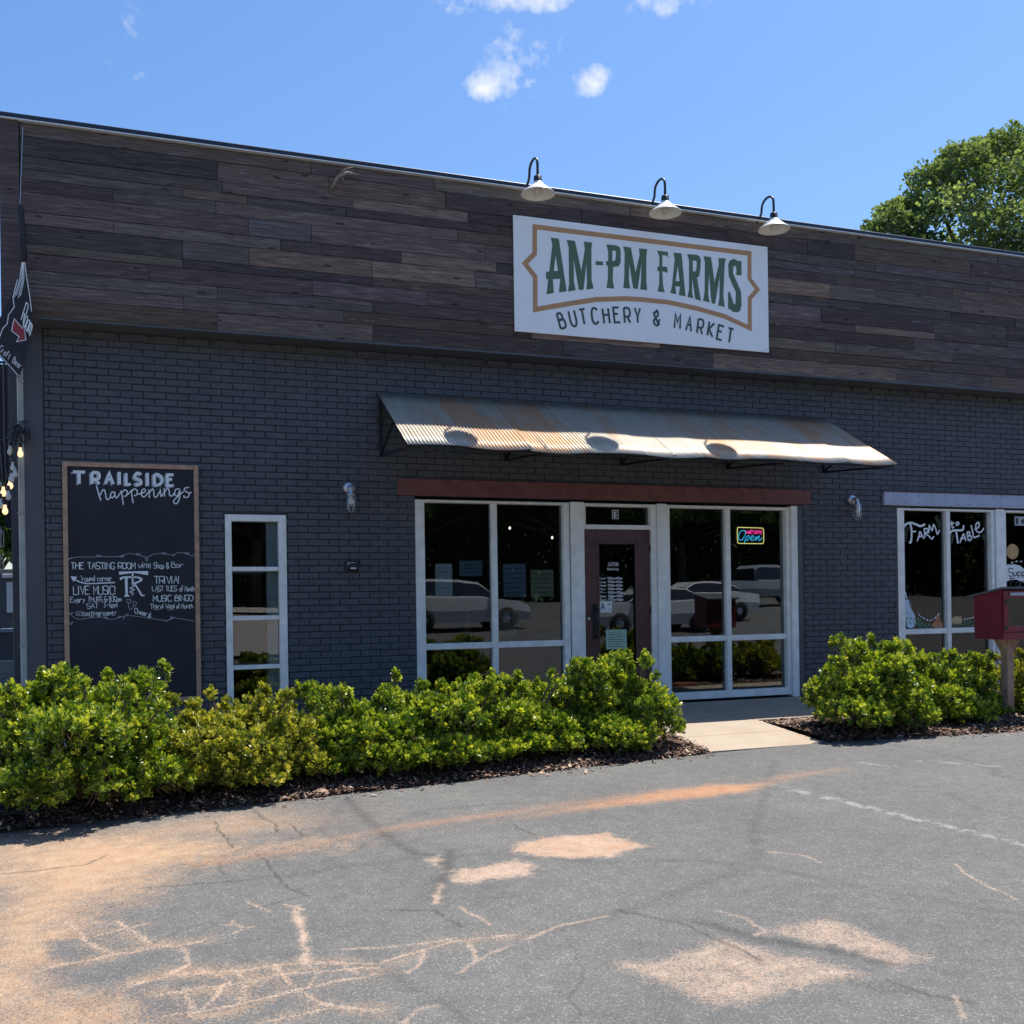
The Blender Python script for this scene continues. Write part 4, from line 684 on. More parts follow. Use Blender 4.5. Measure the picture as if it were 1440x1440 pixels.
m.ribbon(CORK, .009, YC-.0012, True); m.obj('chalk_logo', CHALK, cb); m = MB(); m.poly(ARROWHEAD[::-1], YC-.001); m.ribbon(VINES[2], .012, YC, True); m.obj('chalk_arrow', CHALK, cb)
# ------------------------------------------------------------------ wall lamps and little fixture
def jelly(x, z, label):
    t = thing('wall_lamp', label, 'wall lamp', (x, 0, z), 'caged wall lamps'); y = -.135
    m = MB(); m.lathe([(0, .05), (.045, .05), (.062, .038), (.068, .012), (.068, -.0)], (0, -.012, .028), 20, 'y'); m.obj('wall_box', STEEL, t, True)
    m = MB(); m.tube([(0, -.05, .03), (0, -.09, .03), (0, -.125, .015), (0, y, -.01)], .026, 12); m.lathe([(.026, 0), (.03, -.012), (.034, -.02), (.036, -.045), (.05, -.05), (.052, -.068), (.0, -.068)], (0, y, 0), 20); m.obj('arm', STEEL, t, True)
    m = MB(); m.lathe([(.034, -.068), (.037, -.10), (.037, -.17), (.026, -.205), (0, -.215)], (0, y, 0), 18); m.obj('glass_jar', JAR, t, True)
    m = MB(); m.lathe([(.0, -.07), (.014, -.075), (.016, -.10), (.026, -.125), (.024, -.15), (0, -.165)], (0, y, 0), 12); m.obj('bulb', mat('bulb_glass', (.8, .76, .66), .2), t, True)
    m = MB()
    for k in range(4):
        a = math.pi/4+k*math.pi/2; c, s = math.cos(a), math.sin(a); m.tube([(c*.048, y+s*.048, -.06), (c*.049, y+s*.049, -.18), (c*.04, y+s*.04, -.215), (c*.018, y+s*.018, -.237), (0, y, -.24)], .0038, 6)
    for zz in (-.12, -.175): m.tube([(.049*math.cos(q*math.pi/8), y+.049*math.sin(q*math.pi/8), zz) for q in range(17)], .0028, 5)
    m.obj('cage', STEEL, t, True)
jelly(-3.216, 2.515, 'caged galvanised wall lamp on the brick between the narrow window and the entrance')
jelly(3.45, 2.53, 'caged galvanised wall lamp on the brick right of the awning near the blue beam')
t = thing('wall_sensor', 'small black plastic box with a pale slot low on the brick left of the entrance', 'sensor box', (-3.20, -.01, 1.692))
m = MB(); m.bbox(-.072, .072, -.07, 0, -.055, .055, .01); m.obj('housing', BLACKM, t); m = MB(); m.bbox(-.02, .042, -.076, -.069, -.035, -.018, .002); m.obj('lower_slot', PLASTICW, t); m = MB(); m.bbox(-.05, -.042, -.075, -.069, .01, .038, .001); m.bbox(-.04, .03, -.074, -.069, .030, .036, .001); m.obj('top_line', PLASTICW, t)
# splintered wood on fascia
t = thing('driftwood_branch', 'small forked grey driftwood branch stuck near the top of the plank fascia', 'branch', (-3.3, -.37, 5.75))
bx, bz = 0, 0; m = MB(); m.tube([(-.12, 0, -.10), (-.06, -.03, .02), (.04, -.05, .07), (.20, -.03, .075)], [.014, .02, .018, .006], 7); m.tube([(-.06, -.03, .02), (.02, -.07, .10), (.10, -.06, .135)], [.014, .01, .004], 6); m.tube([(-.02, -.03, .05), (.0, -.06, -.03)], [.01, .004], 6); m.obj('branch', mat('grey_driftwood', (.24, .20, .175), .85, var=.3, scale=30), t, True)
# ------------------------------------------------------------------ neon sign
ns = thing('neon_sign', 'lit neon window sign reading we are Open in pink and blue with yellow border', 'neon sign')
def trace(l): return [(1.79+(x-250)/930*.395, 2.185-(y-250)/560*.208) for x, y in l]
YN = .12
def neon(m, l, smooth=True, r=.0036):
    mm = MB(); mm.ribbon(trace(l), .01, 0, smooth); n = len(mm.v)//2; P = [((mm.v[2*i][0]+mm.v[2*i+1][0])/2, YN, (mm.v[2*i][2]+mm.v[2*i+1][2])/2) for i in range(n)]; m.tube(P, r, 6)
m = MB(); neon(m, [(300,250),(700,258),(1100,265),(1150,290),(1170,350),(1172,700),(1150,780),(1100,805),(700,805),(320,800),(265,770),(248,700),(248,320),(262,270),(300,250)], r=.0045); m.obj('border_tube', emit('neon_yellow', (.95, .80, .25), .6), ns, True)
m = MB(); neon(m, [(480,350),(380,380),(310,480),(290,600),(320,680),(400,680),(470,600),(520,500),(530,400),(480,350)]); neon(m, [(480,790),(520,680),(570,580)]); neon(m, [(540,620),(600,550),(650,530),(660,600),(610,680),(550,690)]); neon(m, [(700,640),(800,590),(820,540),(760,540),(710,620),(740,690),(820,680),(900,580)]); neon(m, [(930,560),(890,700)]); neon(m, [(900,670),(980,560),(1020,540),(1010,600),(990,680),(1040,690),(1120,600)]); m.obj('blue_tube', emit('neon_blue', (.05, .50, .80), .75), ns, True)
m = MB(); neon(m, [(560,350),(580,460),(640,370),(650,470),(700,350)]); neon(m, [(700,410),(780,390),(770,340),(710,360),(700,450),(760,470)]); neon(m, [(900,350),(840,370),(820,440),(860,470),(910,370),(920,470)]); neon(m, [(950,350),(960,470)]); neon(m, [(960,400),(1010,350),(1020,370)]); neon(m, [(1030,420),(1100,400),(1080,350),(1030,380),(1040,460),(1100,465)]); m.obj('pink_tube', emit('neon_pink', (1, .05, .32), .8), ns, True)
m = MB(); m.box(1.775, 2.195, .135, .14, 1.965, 2.2); m.obj('backing', mat('clear_black_backing', (.012, .012, .014), .3), ns)
# ------------------------------------------------------------------ door notices and numbers
t = thing('door_decal', 'white vinyl opening hours and caution lettering on the entrance door glass', 'door lettering'); m = MB()
fonttext(m, 'CAUTION!', -.075, .065, 1.688, 1.735, .046, bold=.01); fonttext(m, 'Raised step.', -.085, .072, 1.628, 1.672, .046, bold=.01)
for k, d in enumerate(['Mon', 'Tues', 'Wed', 'Thur', 'Fri', 'Sat', 'Sun']):
    z = 1.53-k*.043; write(m, d, -.195, -.105, z, .024, .0465, .0045); write(m, '10:00am-6:00pm' if k < 6 else '11:00am-5:00pm', -.085, .115, z, .026, .0465, .0048)
m.obj('lettering', CHALK, t)
def paper(name, label, x0, x1, z0, z1, mtl, y=.08, lines=0, group=None):
    t = thing(name, label, 'notice', (0,0,0), group); m = MB(); m.bbox(x0, x1, y, y+.002, z0, z1, .0006); m.obj('sheet', mtl, t)
    if lines:
        m = MB(); 
        for k in range(lines): zz = z1-(k+1)*(z1-z0)/(lines+1); q = random.uniform(.0, .25)*(x1-x0); m.box(x0+.02+q*.4, x1-.02-q, y-.0012, y-.0004, zz-.003, zz+.003)
        m.obj('printed_lines', INK, t)
    return t
t = paper('grade_card', 'small white card with a large blue letter A on the door glass', -.206, -.03, 1.13, 1.265, PAPERW, .044); m = MB(); fonttext(m, 'A', -.185, -.12, 1.16, 1.245, .0425, bold=.02); fonttext(m, '98', -.085, -.055, 1.215, 1.24, .0425, bold=.02); m.box(-.085, -.045, .0425, .043, 1.17, 1.175); m.box(-.085, -.045, .0425, .043, 1.15, 1.155); m.obj('print', mat('blue_print', (.05, .08, .16), .7), t)
paper('green_notice', 'pale green printed notice taped low on the entrance door glass', -.115, .16, .685, .92, PAPERG, .044, 7)
paper('white_notice', 'white two-part notice at the left of the big left window', -2.22, -2.02, 1.35, 1.72, PAPERW, .09, 3)
paper('small_board', 'grey square menu card inside the left window above the white notice', -1.90, -1.62, 1.58, 1.76, PAPERB, .20, 3)
paper('blue_poster', 'blue grey poster hanging in the left window right pane', -1.40, -1.12, 1.33, 1.72, PAPERB, .09, 6)
paper('olive_poster', 'pale olive poster beside the blue grey poster in the left window', -1.06, -.77, 1.33, 1.65, PAPERY, .09, 5)
paper('long_notice', 'pinkish long paper low in the left window right pane above the rail', -1.40, -1.17, .86, 1.18, CARD, .30, 4)
t = thing('unit_letter', 'letter B in a white square outline on the glass above the door', 'unit letter'); m = MB(); m.ribbon([(.0, 2.265), (.076, 2.265), (.076, 2.365), (.0, 2.365)], .008, .058, False, True); fonttext(m, 'B', .018, .058, 2.28, 2.35, .058, bold=.02); m.obj('print', CHALK, t)
# ------------------------------------------------------------------ painted window art on the right shop
def art(name, label, fn):
    t = thing(name, label, 'window painting'); fn(t); return t
YG = .056
def f_(t):
    m = MB()
    for i, st in enumerate(FARM): m.ribbon(st, .030 if i in (0, 1, 11, 12) else .022, YG, len(st) > 2)
    m.obj('lettering', CHALK, t)
art('window_lettering', 'white brush lettering FARM to TABLE across the right shop window', f_)
LEAFP = mat('painted_leaf_green', (.10, .22, .13), .7); LEAFG = mat('painted_leaf_grey', (.12, .16, .11), .7)
def leaves(m, pts, size, y, n=3):
    for (ax, az), (bx, bz) in zip(pts[:-1], pts[1:]):
        for k in range(n):
            s = (k+.5)/n; x, z = ax+(bx-ax)*s, az+(bz-az)*s; an = math.atan2(bz-az, bx-ax)
            for sg_ in (1, -1): a = an+sg_*.9; c, s2 = math.cos(a), math.sin(a); L = size; m.poly([(x, z), (x+c*L*.5-s2*L*.15, z+s2*L*.5+c*L*.15), (x+c*L, z+s2*L), (x+c*L*.5+s2*L*.15, z+s2*L*.5-c*L*.15)], y-random.random()*.001)
def f_(t):
    m = MB()
    for k in ('leafA', 'leafB', 'leafC', 'leafD'): leaves(m, WINART[k], .045, YG, 3)
    m.obj('leaves', LEAFG, t)
art('painted_leaf_sprays', 'faint grey green leaf sprays painted around the FARM to TABLE lettering', f_)
def f_(t):
    m = MB(); m.poly(WINART['bottle'], YG); m.ribbon(WINART['hook'], .018, YG, True); m.obj('bottle', mat('painted_pale_blue', (.50, .62, .72), .7), t)
    m = MB(); b0 = WINART['bottle']; cx = sum(p[0] for p in b0)/len(b0); m.ribbon([(cx-.01, 1.32), (cx-.005, 1.22), (cx+.0, 1.12)], .01, YG-.001); m.ribbon([(p[0], p[1]) for p in b0], .006, YG-.0012, False, True); m.obj('outline', INK, t)
art('painted_bottle', 'pale blue bottle painted at the lower left of the right shop window', f_)
def f_(t):
    m = MB(); m.poly(WINART['gourd'], YG); m.obj('gourd', mat('painted_orange', (.45, .20, .10), .7), t); m = MB(); g = WINART['gourd']; x = sum(p[0] for p in g)/len(g); z = min(p[1] for p in g)
    for dx in (-.03, 0, .03): m.ribbon([(x, z+.14), (x+dx*1.4, z+.08), (x+dx, z+.02)], .005, YG-.001)
    m.obj('ribs', mat('painted_brown', (.22, .08, .04), .7), t)
art('painted_gourd', 'orange gourd painted beside the garland at the bottom of the shop window', f_)
art('painted_bread', 'tan loaf painted right of the mullion in the shop window', lambda t: (lambda m: (m.poly(WINART['bread'], YG), m.obj('loaf', mat('painted_tan', (.48, .34, .19), .7), t)))(MB()))
def f_(t):
    m = MB(); leaves(m, WINART['garl1'], .075, YG, 3); leaves(m, WINART['garl2'], .075, YG, 3); m.obj('leaves', LEAFP, t); m = MB()
    for k in ('dash1', 'dash2'):
        P = WINART[k]
        for a, c in zip(P[:-1], P[1:]):
            for q in (.1, .6): m.ribbon([(a[0]+(c[0]-a[0])*q, a[1]+(c[1]-a[1])*q), (a[0]+(c[0]-a[0])*(q+.28), a[1]+(c[1]-a[1])*(q+.28))], .016, YG, False)
    m.obj('dashes', CHALK, t)
art('painted_garland', 'green leaf garland with white dashes painted along the bottom of the shop window', f_)
def f_(t):
    a, c, l, r = WINART['sun']; cx, cz = (l[0]+r[0])/2, (a[1]+c[1])/2; rx, rz = (r[0]-l[0])/2, (a[1]-c[1])/2
    m = MB(); m.poly([(cx+rx*math.cos(q*math.pi/14), cz+rz*math.sin(q*math.pi/14)) for q in range(28)], YG); m.obj('disc', mat('painted_ochre', (.50, .31, .13), .7), t)
art('painted_disc', 'round ochre disc painted on the far right shop window', f_)
def f_(t):
    P = WINART['arch']; m = MB(); m.poly(P, YG); x0 = P[0][0]
    for k in range(7): q = k/6; m.ribbon([(x0+.02+q*.5, P[2][1]+.04-.16*(q-.45)**2*2), (x0+.06+q*.5, P[2][1]+.045-.16*(q-.38)**2*2)], .016, YG, False)
    m.obj('arch', CHALK, t); m = MB(); write(m, 'Support', x0+.06, x0+.62, P[2][1]-.17, .11, YG-.001, .014); write(m, 'Farms', x0+.08, x0+.56, P[2][1]-.32, .12, YG-.001, .014); m.obj('lettering', INK, t)
art('painted_arch', 'white arch painted with black Support Farms script on the far right window', f_)
def f_(t):
    a, c, d = WINART['num']; z1, z0 = a[1], d[1]; x0 = a[0]; m = MB(); m.box(x0, x0+.42, YG, YG+.002, z0, z1); m.obj('plate', CHALKD, t); m = MB(); fonttext(m, '162', x0+.02, x0+.38, z0+.02, z1-.02, YG-.001, bold=.03); m.obj('digits', INK, t)
art('street_number', 'black street number on a white strip at the top of the far right window', f_)
# ------------------------------------------------------------------ things inside the shops
PEND = emit('pendant_glow', (1, .86, .62), 1.0)
def shelf_unit(x, y, w_, h, label, cols, seed):
    t = thing('shelf_unit', label, 'shelving', (x, y, 0)); r = random.Random(seed); m = MB()
    m.bbox(0, .03, 0, .35, 0, h, .003); m.bbox(w_-.03, w_, 0, .35, 0, h, .003); m.obj('side_panel', SHELFW, t); z = .1
    while z < h: m = MB(); m.bbox(.03, w_-.03, 0, .35, z, z+.025, .003); m.obj('shelf', SHELFW, t); z += .4
    return t
shelf_unit(-2.6, 4.6, 1.6, 2.0, 'dark wooden shelf unit at the back of the shop behind the left window', 3, 1); shelf_unit(4.6, 3.0, 2.6, 2.0, 'dark wooden shelf unit behind the right shop window', 3, 2)
for k in range(6):
    m = MB(); x = 4.75+k*.4; m.lathe([(0, 0), (.06, 0), (.06, .2), (.04, .24), (.04, .27), (0, .27)], (0, 0, 0), 14); o = m.obj('storage_jar', PAPERB, None, True); o.location = (x, 3.1, 1.325); tag(o, 'grey glass storage jar on the shelf behind the right shop window', 'jar', 'jars on the shelf behind the right window')
t = thing('wooden_counter', 'pale wooden counter inside the right shop behind the painted window', 'counter', (4.3, 1.0, 0)); m = MB(); m.bbox(0, .85, 0, .5, 0, 1.2, .005); m.obj('body', CARD, t); m = MB(); m.bbox(-.03, .88, -.03, .53, 1.2, 1.24, .004); m.obj('top', SHELFW, t)
t = thing('wooden_counter', 'second pale counter inside the right shop, right of the mullion', 'counter', (5.35, 1.0, 0)); m = MB(); m.bbox(0, .6, 0, .5, 0, 1.22, .005); m.obj('body', CARD, t); m = MB(); m.bbox(-.03, .63, -.03, .53, 1.22, 1.26, .004); m.obj('top', SHELFW, t)
m = MB(); m.lathe([(0, 0), (.07, 0), (.075, .25), (.05, .31), (.03, .34), (.03, .40), (0, .40)], (0, 0, 0), 16); o = m.obj('stoneware_bottle', mat('brown_glaze', (.16, .09, .06), .3), None, True); o.location = (-1.74, .45, .82); tag(o, 'brown stoneware bottle on the ledge inside the left window', 'bottle')
for (x, y, z, L) in [(-2.05, 1.6, 2.15, 'small lit pendant bulb glowing inside the left pane of the big left window'), (-.55, 2.2, 2.3, 'small lit pendant bulb glowing high inside the right pane of the big left window'), (.25, 2.6, 2.2, 'small lit pendant bulb inside behind the top of the door'), (5.6, 2.0, 2.05, 'small lit pendant bulb inside the right shop window under the lettering')]:
    t = thing('pendant_light', L, 'pendant light', (x, y, z), 'pendant lights inside the shops'); m = MB(); m.tube([(0, 0, .06), (0, 0, 3.0-z)], .004, 5); m.obj('cord', BLACKM, t); m = MB(); m.lathe([(.0, .06), (.02, .055), (.022, .02), (.02, .02)], (0, 0, 0), 10); m.obj('socket', BLACKM, t); m = MB(); m.lathe([(.010, .02), (.017, 0), (.015, -.014), (0, -.022)], (0, 0, 0), 12); m.obj('bulb', PEND, t, True)
t = thing('display_table', 'dark low display table inside the left window', 'table', (-2.35, .3, 0)); m = MB(); m.bbox(0, 1.7, 0, .6, .78, .82, .004); m.obj('tabletop', SHELFW, t)
for dx in (.05, 1.6):
    for dy in (.05, .5): m = MB(); m.bbox(dx, dx+.05, dy, dy+.05, 0, .78, .003); m.obj('leg', SHELFW, t)
# ------------------------------------------------------------------ little library box
lb = thing('library_box', 'dark red book exchange box with glass door on a wooden post beside the right shrubs', 'book box', (3.17, -2.80, -.08))
m = MB(); m.bbox(-.045, .045, -.045, .045, -.3, .93, .003); m.obj('post', POSTW, lb)
m = MB()
for s in (-1, 1): m.add([(s*.05, -.04, .76), (s*.16, -.04, .92), (s*.05, -.04, .92), (s*.05, .04, .76), (s*.16, .04, .92), (s*.05, .04, .92)], [(0,1,2),(5,4,3),(0,3,4,1),(0,2,5,3)])
m.obj('corner_brace', POSTW, lb)
XL, XR, YF, YB_, ZB0, ZF, ZBk = -.265, .265, -.19, .17, .90, 1.41, 1.345
m = MB(); m.bbox(XL, XR, YF, YB_, ZB0, ZB0+.03, .003)
m.add([(XL, YF, ZB0+.03), (XL, YB_, ZB0+.03), (XL, YB_, ZBk), (XL, YF, ZF), (XL+.018, YF, ZB0+.03), (XL+.018, YB_, ZB0+.03), (XL+.018, YB_, ZBk), (XL+.018, YF, ZF)], [(1,0,3,2),(4,5,6,7),(0,4,7,3),(1,2,6,5)])
m.add([(XR, YF, ZB0+.03), (XR, YB_, ZB0+.03), (XR, YB_, ZBk), (XR, YF, ZF), (XR-.018, YF, ZB0+.03), (XR-.018, YB_, ZB0+.03), (XR-.018, YB_, ZBk), (XR-.018, YF, ZF)], [(0,1,2,3),(7,6,5,4),(3,7,4,0),(5,6,2,1)])
m.box(XL+.018, XR-.018, YB_-.018, YB_, ZB0+.03, ZBk-.005); m.obj('body', BARN, lb)
m = MB(); rd = (-.04, .05); m.add([(XL-.03, YF-.05, ZF+.012), (XR+.03, YF-.05, ZF+.012), (XR+.03, YB_+.06, ZBk-.01), (XL-.03, YB_+.06, ZBk-.01), (XL-.03, YF-.05, ZF+.03), (XR+.03, YF-.05, ZF+.03), (XR+.03, YB_+.06, ZBk+.008), (XL-.03, YB_+.06, ZBk+.008)], [(3,2,1,0),(4,5,6,7),(0,1,5,4),(1,2,6,5),(2,3,7,6),(3,0,4,7)]); m.obj('roof', ROOFG, lb)
m = MB(); m.bbox(XL+.002, XR-.002, YF-.02, YF-.002, ZB0-.0, ZB0+.07, .002); m.obj('lower_rail', BARN, lb)
m = MB(); frame_rect(m, XL+.012, XR-.012, ZB0+.075, ZF-.01, .06, YF-.024, YF-.003, tt=.075); dr_ = m.obj('door', BARN, lb)
m = MB(); m.box(XL+.07, XR-.07, YF-.014, YF-.009, ZB0+.13, ZF-.08); m.obj('pane', GLASS, dr_)
m = MB(); m.bbox(XL+.09, XR-.25, YF-.029, YF-.025, ZF-.062, ZF-.03, .001); m.obj('label_plate', CHALKD, dr_)
m = MB()
for z in (ZB0+.12, ZF-.12): m.bbox(XL+.018, XL+.05, YF-.03, YF-.0245, z-.025, z+.025, .002)
m.obj('hinge', BLACKM, dr_)
for k, (h, mt_) in enumerate([(.035, PAPERW), (.03, CARD), (.04, PAPERW), (.03, PAPERG), (.035, CARD)]):
    m = MB(); z = sum([.035, .03, .04, .03, .035][:k]); m.bbox(-.14, .10, -.09, .08, 0, h-.004, .002); o = m.obj('book', mt_); o.location = (3.17+random.uniform(-.01, .01), -2.80, -.08+ZB0+.031+z); tag(o, ['white book at the bottom of the stack in the red box', 'brown book second from the bottom in the red box', 'thick white book in the middle of the stack in the red box', 'green book second from the top in the red box', 'tan book on top of the stack in the red box'][k], 'book', 'books stacked in the red box')
# loose bricks at the sidewalk edge
for k, (x, y, a, L) in enumerate([(1.62, -2.05, .1, 'red loose brick nearest the ramp at the sidewalk edge'), (2.15, -2.02, -.05, 'red loose brick half buried under the right shrub')]):
    m = MB(); m.bbox(-.17, .17, -.05, .05, 0, .06, .005); o = m.obj('loose_brick', REDBRICK); o.location = (x, y, -.02); o.rotation_euler.z = a; tag(o, L, 'brick', 'loose red bricks by the sidewalk')
# ------------------------------------------------------------------ foliage
def quads_mesh(name, V, nv, mt, shade):       # V: (n, nv, 3), each an nv-gon
    n = len(V); me = bpy.data.meshes.new(name); me.vertices.add(n*nv); me.vertices.foreach_set('co', V.reshape(-1).astype(np.float32)); me.loops.add(n*nv); me.loops.foreach_set('vertex_index', np.arange(n*nv, dtype=np.int32))
    me.polygons.add(n); me.polygons.foreach_set('loop_start', np.arange(0, n*nv, nv, dtype=np.int32)); me.update(calc_edges=True); me.materials.append(mt); a = me.attributes.new('shade', 'FLOAT', 'FACE'); a.data.foreach_set('value', shade.astype(np.float32)); return me
def norm(v): return v/np.maximum(1e-9, np.linalg.norm(v, axis=-1, keepdims=True))
def leaf_polys(P, D, L, W_, r):
    # P base, D direction, L length; obovate hexagon folded a little along the midrib (two quads each)
    n = len(P); U = norm(np.cross(D, r.normal(size=(n, 3)))); Nn = norm(np.cross(U, D)); L = L[:,None]; W_ = W_[:,None]; f = .22
    b0 = P; tip = P+D*L; m1 = P+D*L*.35; mid = P+D*L*.68
    q1 = np.stack([b0, P+D*L*.35+U*W_*.55+Nn*W_*f, P+D*L*.72+U*W_*.8+Nn*W_*f*1.3, tip], 1); q2 = np.stack([tip, P+D*L*.72-U*W_*.8+Nn*W_*f*1.3, P+D*L*.35-U*W_*.55+Nn*W_*f, b0], 1)
    return np.concatenate([q1, q2])
SHRUB = leafmat('shrub_leaf', (.028, .075, .010), (.14, .22, .018), (.58, .60, .07), .26, .34)
SHRUBY = leafmat('shrub_leaf_yellow', (.05, .085, .012), (.22, .25, .025), (.62, .55, .10), .26, .36)
TREEL = leafmat('tree_leaf', (.030, .07, .018), (.06, .12, .03), (.11, .19, .05), .3, .6, .2)
BARK = mat('bark', (.13, .10, .08), .9, var=.3, scale=20, bump=.4); TWIG = mat('twig', (.12, .085, .06), .85, var=.3, scale=20)
def shrub(cx, cy, zb, rx, ry, H, nl, label, seed, mt=None, bumps=(), dens=1.0, lift=.08):
    r = np.random.default_rng(seed); t = thing('shrub', label, 'shrub', (cx, cy, zb), 'evergreen shrubs in the mulch beds')
    # lobes
    nb = nl; lob = []
    for k in range(nb):
        a = 2*math.pi*k/nb*1.0+r.uniform(-.3, .3); rad = r.uniform(.35, .76); hz = r.uniform(.22, .70)
        lob.append((math.cos(a)*rad*rx, math.sin(a)*rad*ry, H*hz, r.uniform(.20, .38)*min(rx, ry*1.1)+.05, r.uniform(.17, .32)*H))
    for k in range(nb): lob.append((r.uniform(-.5, .5)*rx, r.uniform(-.45, .45)*ry, H*r.uniform(.5, .84), r.uniform(.16, .30)*rx, r.uniform(.13, .22)*H))
    for (bx, bh, br) in bumps: lob.append((bx, r.uniform(-.2, .1)*ry, bh-br*.9, br, br))
    lob.append((0, 0, H*.42, rx*.66, H*.36)); lob.append((rx*.3, -.2*ry, H*.3, rx*.5, H*.26)); lob.append((-rx*.3, -.2*ry, H*.3, rx*.5, H*.26))
    for _ in range(9): lob.append((r.uniform(-.75, .75)*rx, -ry*r.uniform(.40, .80), H*r.uniform(.16, .34), r.uniform(.13, .24), r.uniform(.12, .2)*H))
    for _ in range(15): lob.append((r.uniform(-.8, .8)*rx, r.uniform(-.6, .6)*ry, H*r.uniform(.8, 1.12), r.uniform(.035, .06), r.uniform(.05, .11)))
    lob = np.array(lob); area = lob[:,3]*(lob[:,3]+lob[:,4]); n = int(area.sum()*2500*dens); k = r.choice(len(lob), n, p=area/area.sum()); d = norm(r.normal(size=(n, 3))); d[:,2] = np.where(d[:,2] < -.35, -d[:,2], d[:,2])
    sc = 1+.12*np.sin(d[:,0]*9+k)*np.cos(d[:,1]*8+k*2)+r.normal(0, .09, n); rr = np.where(r.random(n) < .72, 1.0, r.uniform(.45, .95, n))*sc
    P = lob[k,:3]+d*np.stack([lob[k,3], lob[k,3]*.95, lob[k,4]], 1)*rr[:,None]; P[:,1] = np.clip(P[:,1], -ry*1.25, ry*1.2)
    keep = (P[:,2] > lift*r.uniform(.4, 1.3, n)) ; P, d, k, rr = P[keep], d[keep], k[keep], rr[keep]
    # drop what is deep inside another lobe
    dep = np.zeros(len(P))
    for q in lob: dep = np.maximum(dep, 1-np.linalg.norm((P-q[:3])/np.array([q[3], q[3]*.95, q[4]]), axis=1))
    keep = (dep < .24) | (r.random(len(P)) < .08); P, d, dep = P[keep], d[keep], dep[keep]; n = len(P)
    ax = norm(d*.8+np.array([0, 0, .75])+r.normal(0, .28, (n, 3))); nl_ = 9; bright = np.clip(r.normal(.46, .24, n), 0, 1)
    T = np.repeat(ax, nl_, 0); B0 = np.repeat(P, nl_, 0); m = len(T); j = np.tile(np.arange(nl_), n); U = norm(np.cross(T, np.array([.3, .2, .9]))); Vv = np.cross(T, U); ang = j*2.4+np.repeat(r.uniform(0, 6.28, n), nl_); spr = (1.15-.09*j)[:,None]
    D = norm(T*(.55+.07*j)[:,None]+(U*np.cos(ang)[:,None]+Vv*np.sin(ang)[:,None])*spr); base = B0-T*((nl_-j)*.0055)[:,None]; L = r.uniform(.032, .055, m)*(1-.035*j); 
    Q = leaf_polys(base, D, L, L*.36, r); sh = np.clip(np.repeat(bright, nl_)+.035*(j-3)+r.normal(0, .12, m), 0, 1); me = quads_mesh('foliage', Q, 4, mt or SHRUB, np.concatenate([sh, sh])); link('foliage', me, t)
    mb = MB()
    for q in lob[::1]:
        mb.tube([(r.uniform(-.1, .1), r.uniform(-.1, .1), -.05), (q[0]*.45+r.uniform(-.04, .04), q[1]*.4, q[2]*.45), (q[0], q[1], q[2]), (q[0]*1.1, q[1]*1.1, q[2]+q[4]*.7)], [.014, .011, .007, .003], 5)
    for s_ in range(0, n, 9):
        p = Vector(P[s_]); a = Vector(ax[s_]); mb.tube([p-a*.16+Vector((0, 0, -.02)), p-a*.07, p], [.003, .0025, .002], 3, False)
    mb.obj('stems', TWIG, t); return t
shrub(-5.72, -2.95, -.15, .74, .78, .86, 14, 'largest shrub at the far left end of the bed, in front of the chalkboard', 1, bumps=((-.17, 1.02, .16), (.36, .92, .17), (-.5, .86, .17)))
shrub(-4.62, -2.80, -.13, .64, .60, .64, 9, 'yellowish shrub under the narrow window, second from the left', 2, SHRUBY, bumps=((-.1, .68, .09), (.3, .69, .08)))
shrub(-3.68, -2.66, -.11, .60, .58, .62, 9, 'green shrub below the bare brick, third from the left', 3, bumps=((-.30, .73, .07), (.25, .68, .12)))
shrub(-2.92, -2.61, -.10, .50, .56, .63, 8, 'low green shrub at the left edge of the big left window', 4, bumps=((.2, .70, .1),))
shrub(-2.24, -2.55, -.09, .54, .56, .63, 8, 'low green shrub below the middle of the big left window', 5, bumps=((-.1, .71, .1), (.3, .62, .08)))
shrub(-1.66, -2.48, -.08, .38, .46, .52, 7, 'small sparse shrub just left of the tall shrub by the ramp', 6, bumps=((-.15, .60, .06),), dens=.85)
shrub(-1.25, -2.50, -.09, .53, .52, .74, 9, 'taller rounded shrub in front of the entrance door, left of the ramp', 7, bumps=((-.36, .84, .13), (.05, .88, .11), (-.08, .80, .15)))
shrub(1.45, -2.66, -.07, .70, .56, .84, 11, 'big rounded shrub right of the ramp below the brick wall', 8, bumps=((-.1, .92, .10), (.42, .88, .14)), lift=.16)
shrub(2.42, -2.6, -.05, .50, .44, .62, 8, 'shrub under the right shop window, left of the book box post', 9, bumps=((-.3, .74, .1),), lift=.16)
shrub(2.98, -2.42, -.03, .36, .40, .58, 7, 'narrow shrub right behind the book box post', 10, bumps=(), lift=.14)
shrub(3.78, -2.55, -.02, .50, .44, .60, 8, 'yellowish shrub at the right edge of the picture beside the book box', 12, SHRUBY, lift=.14)
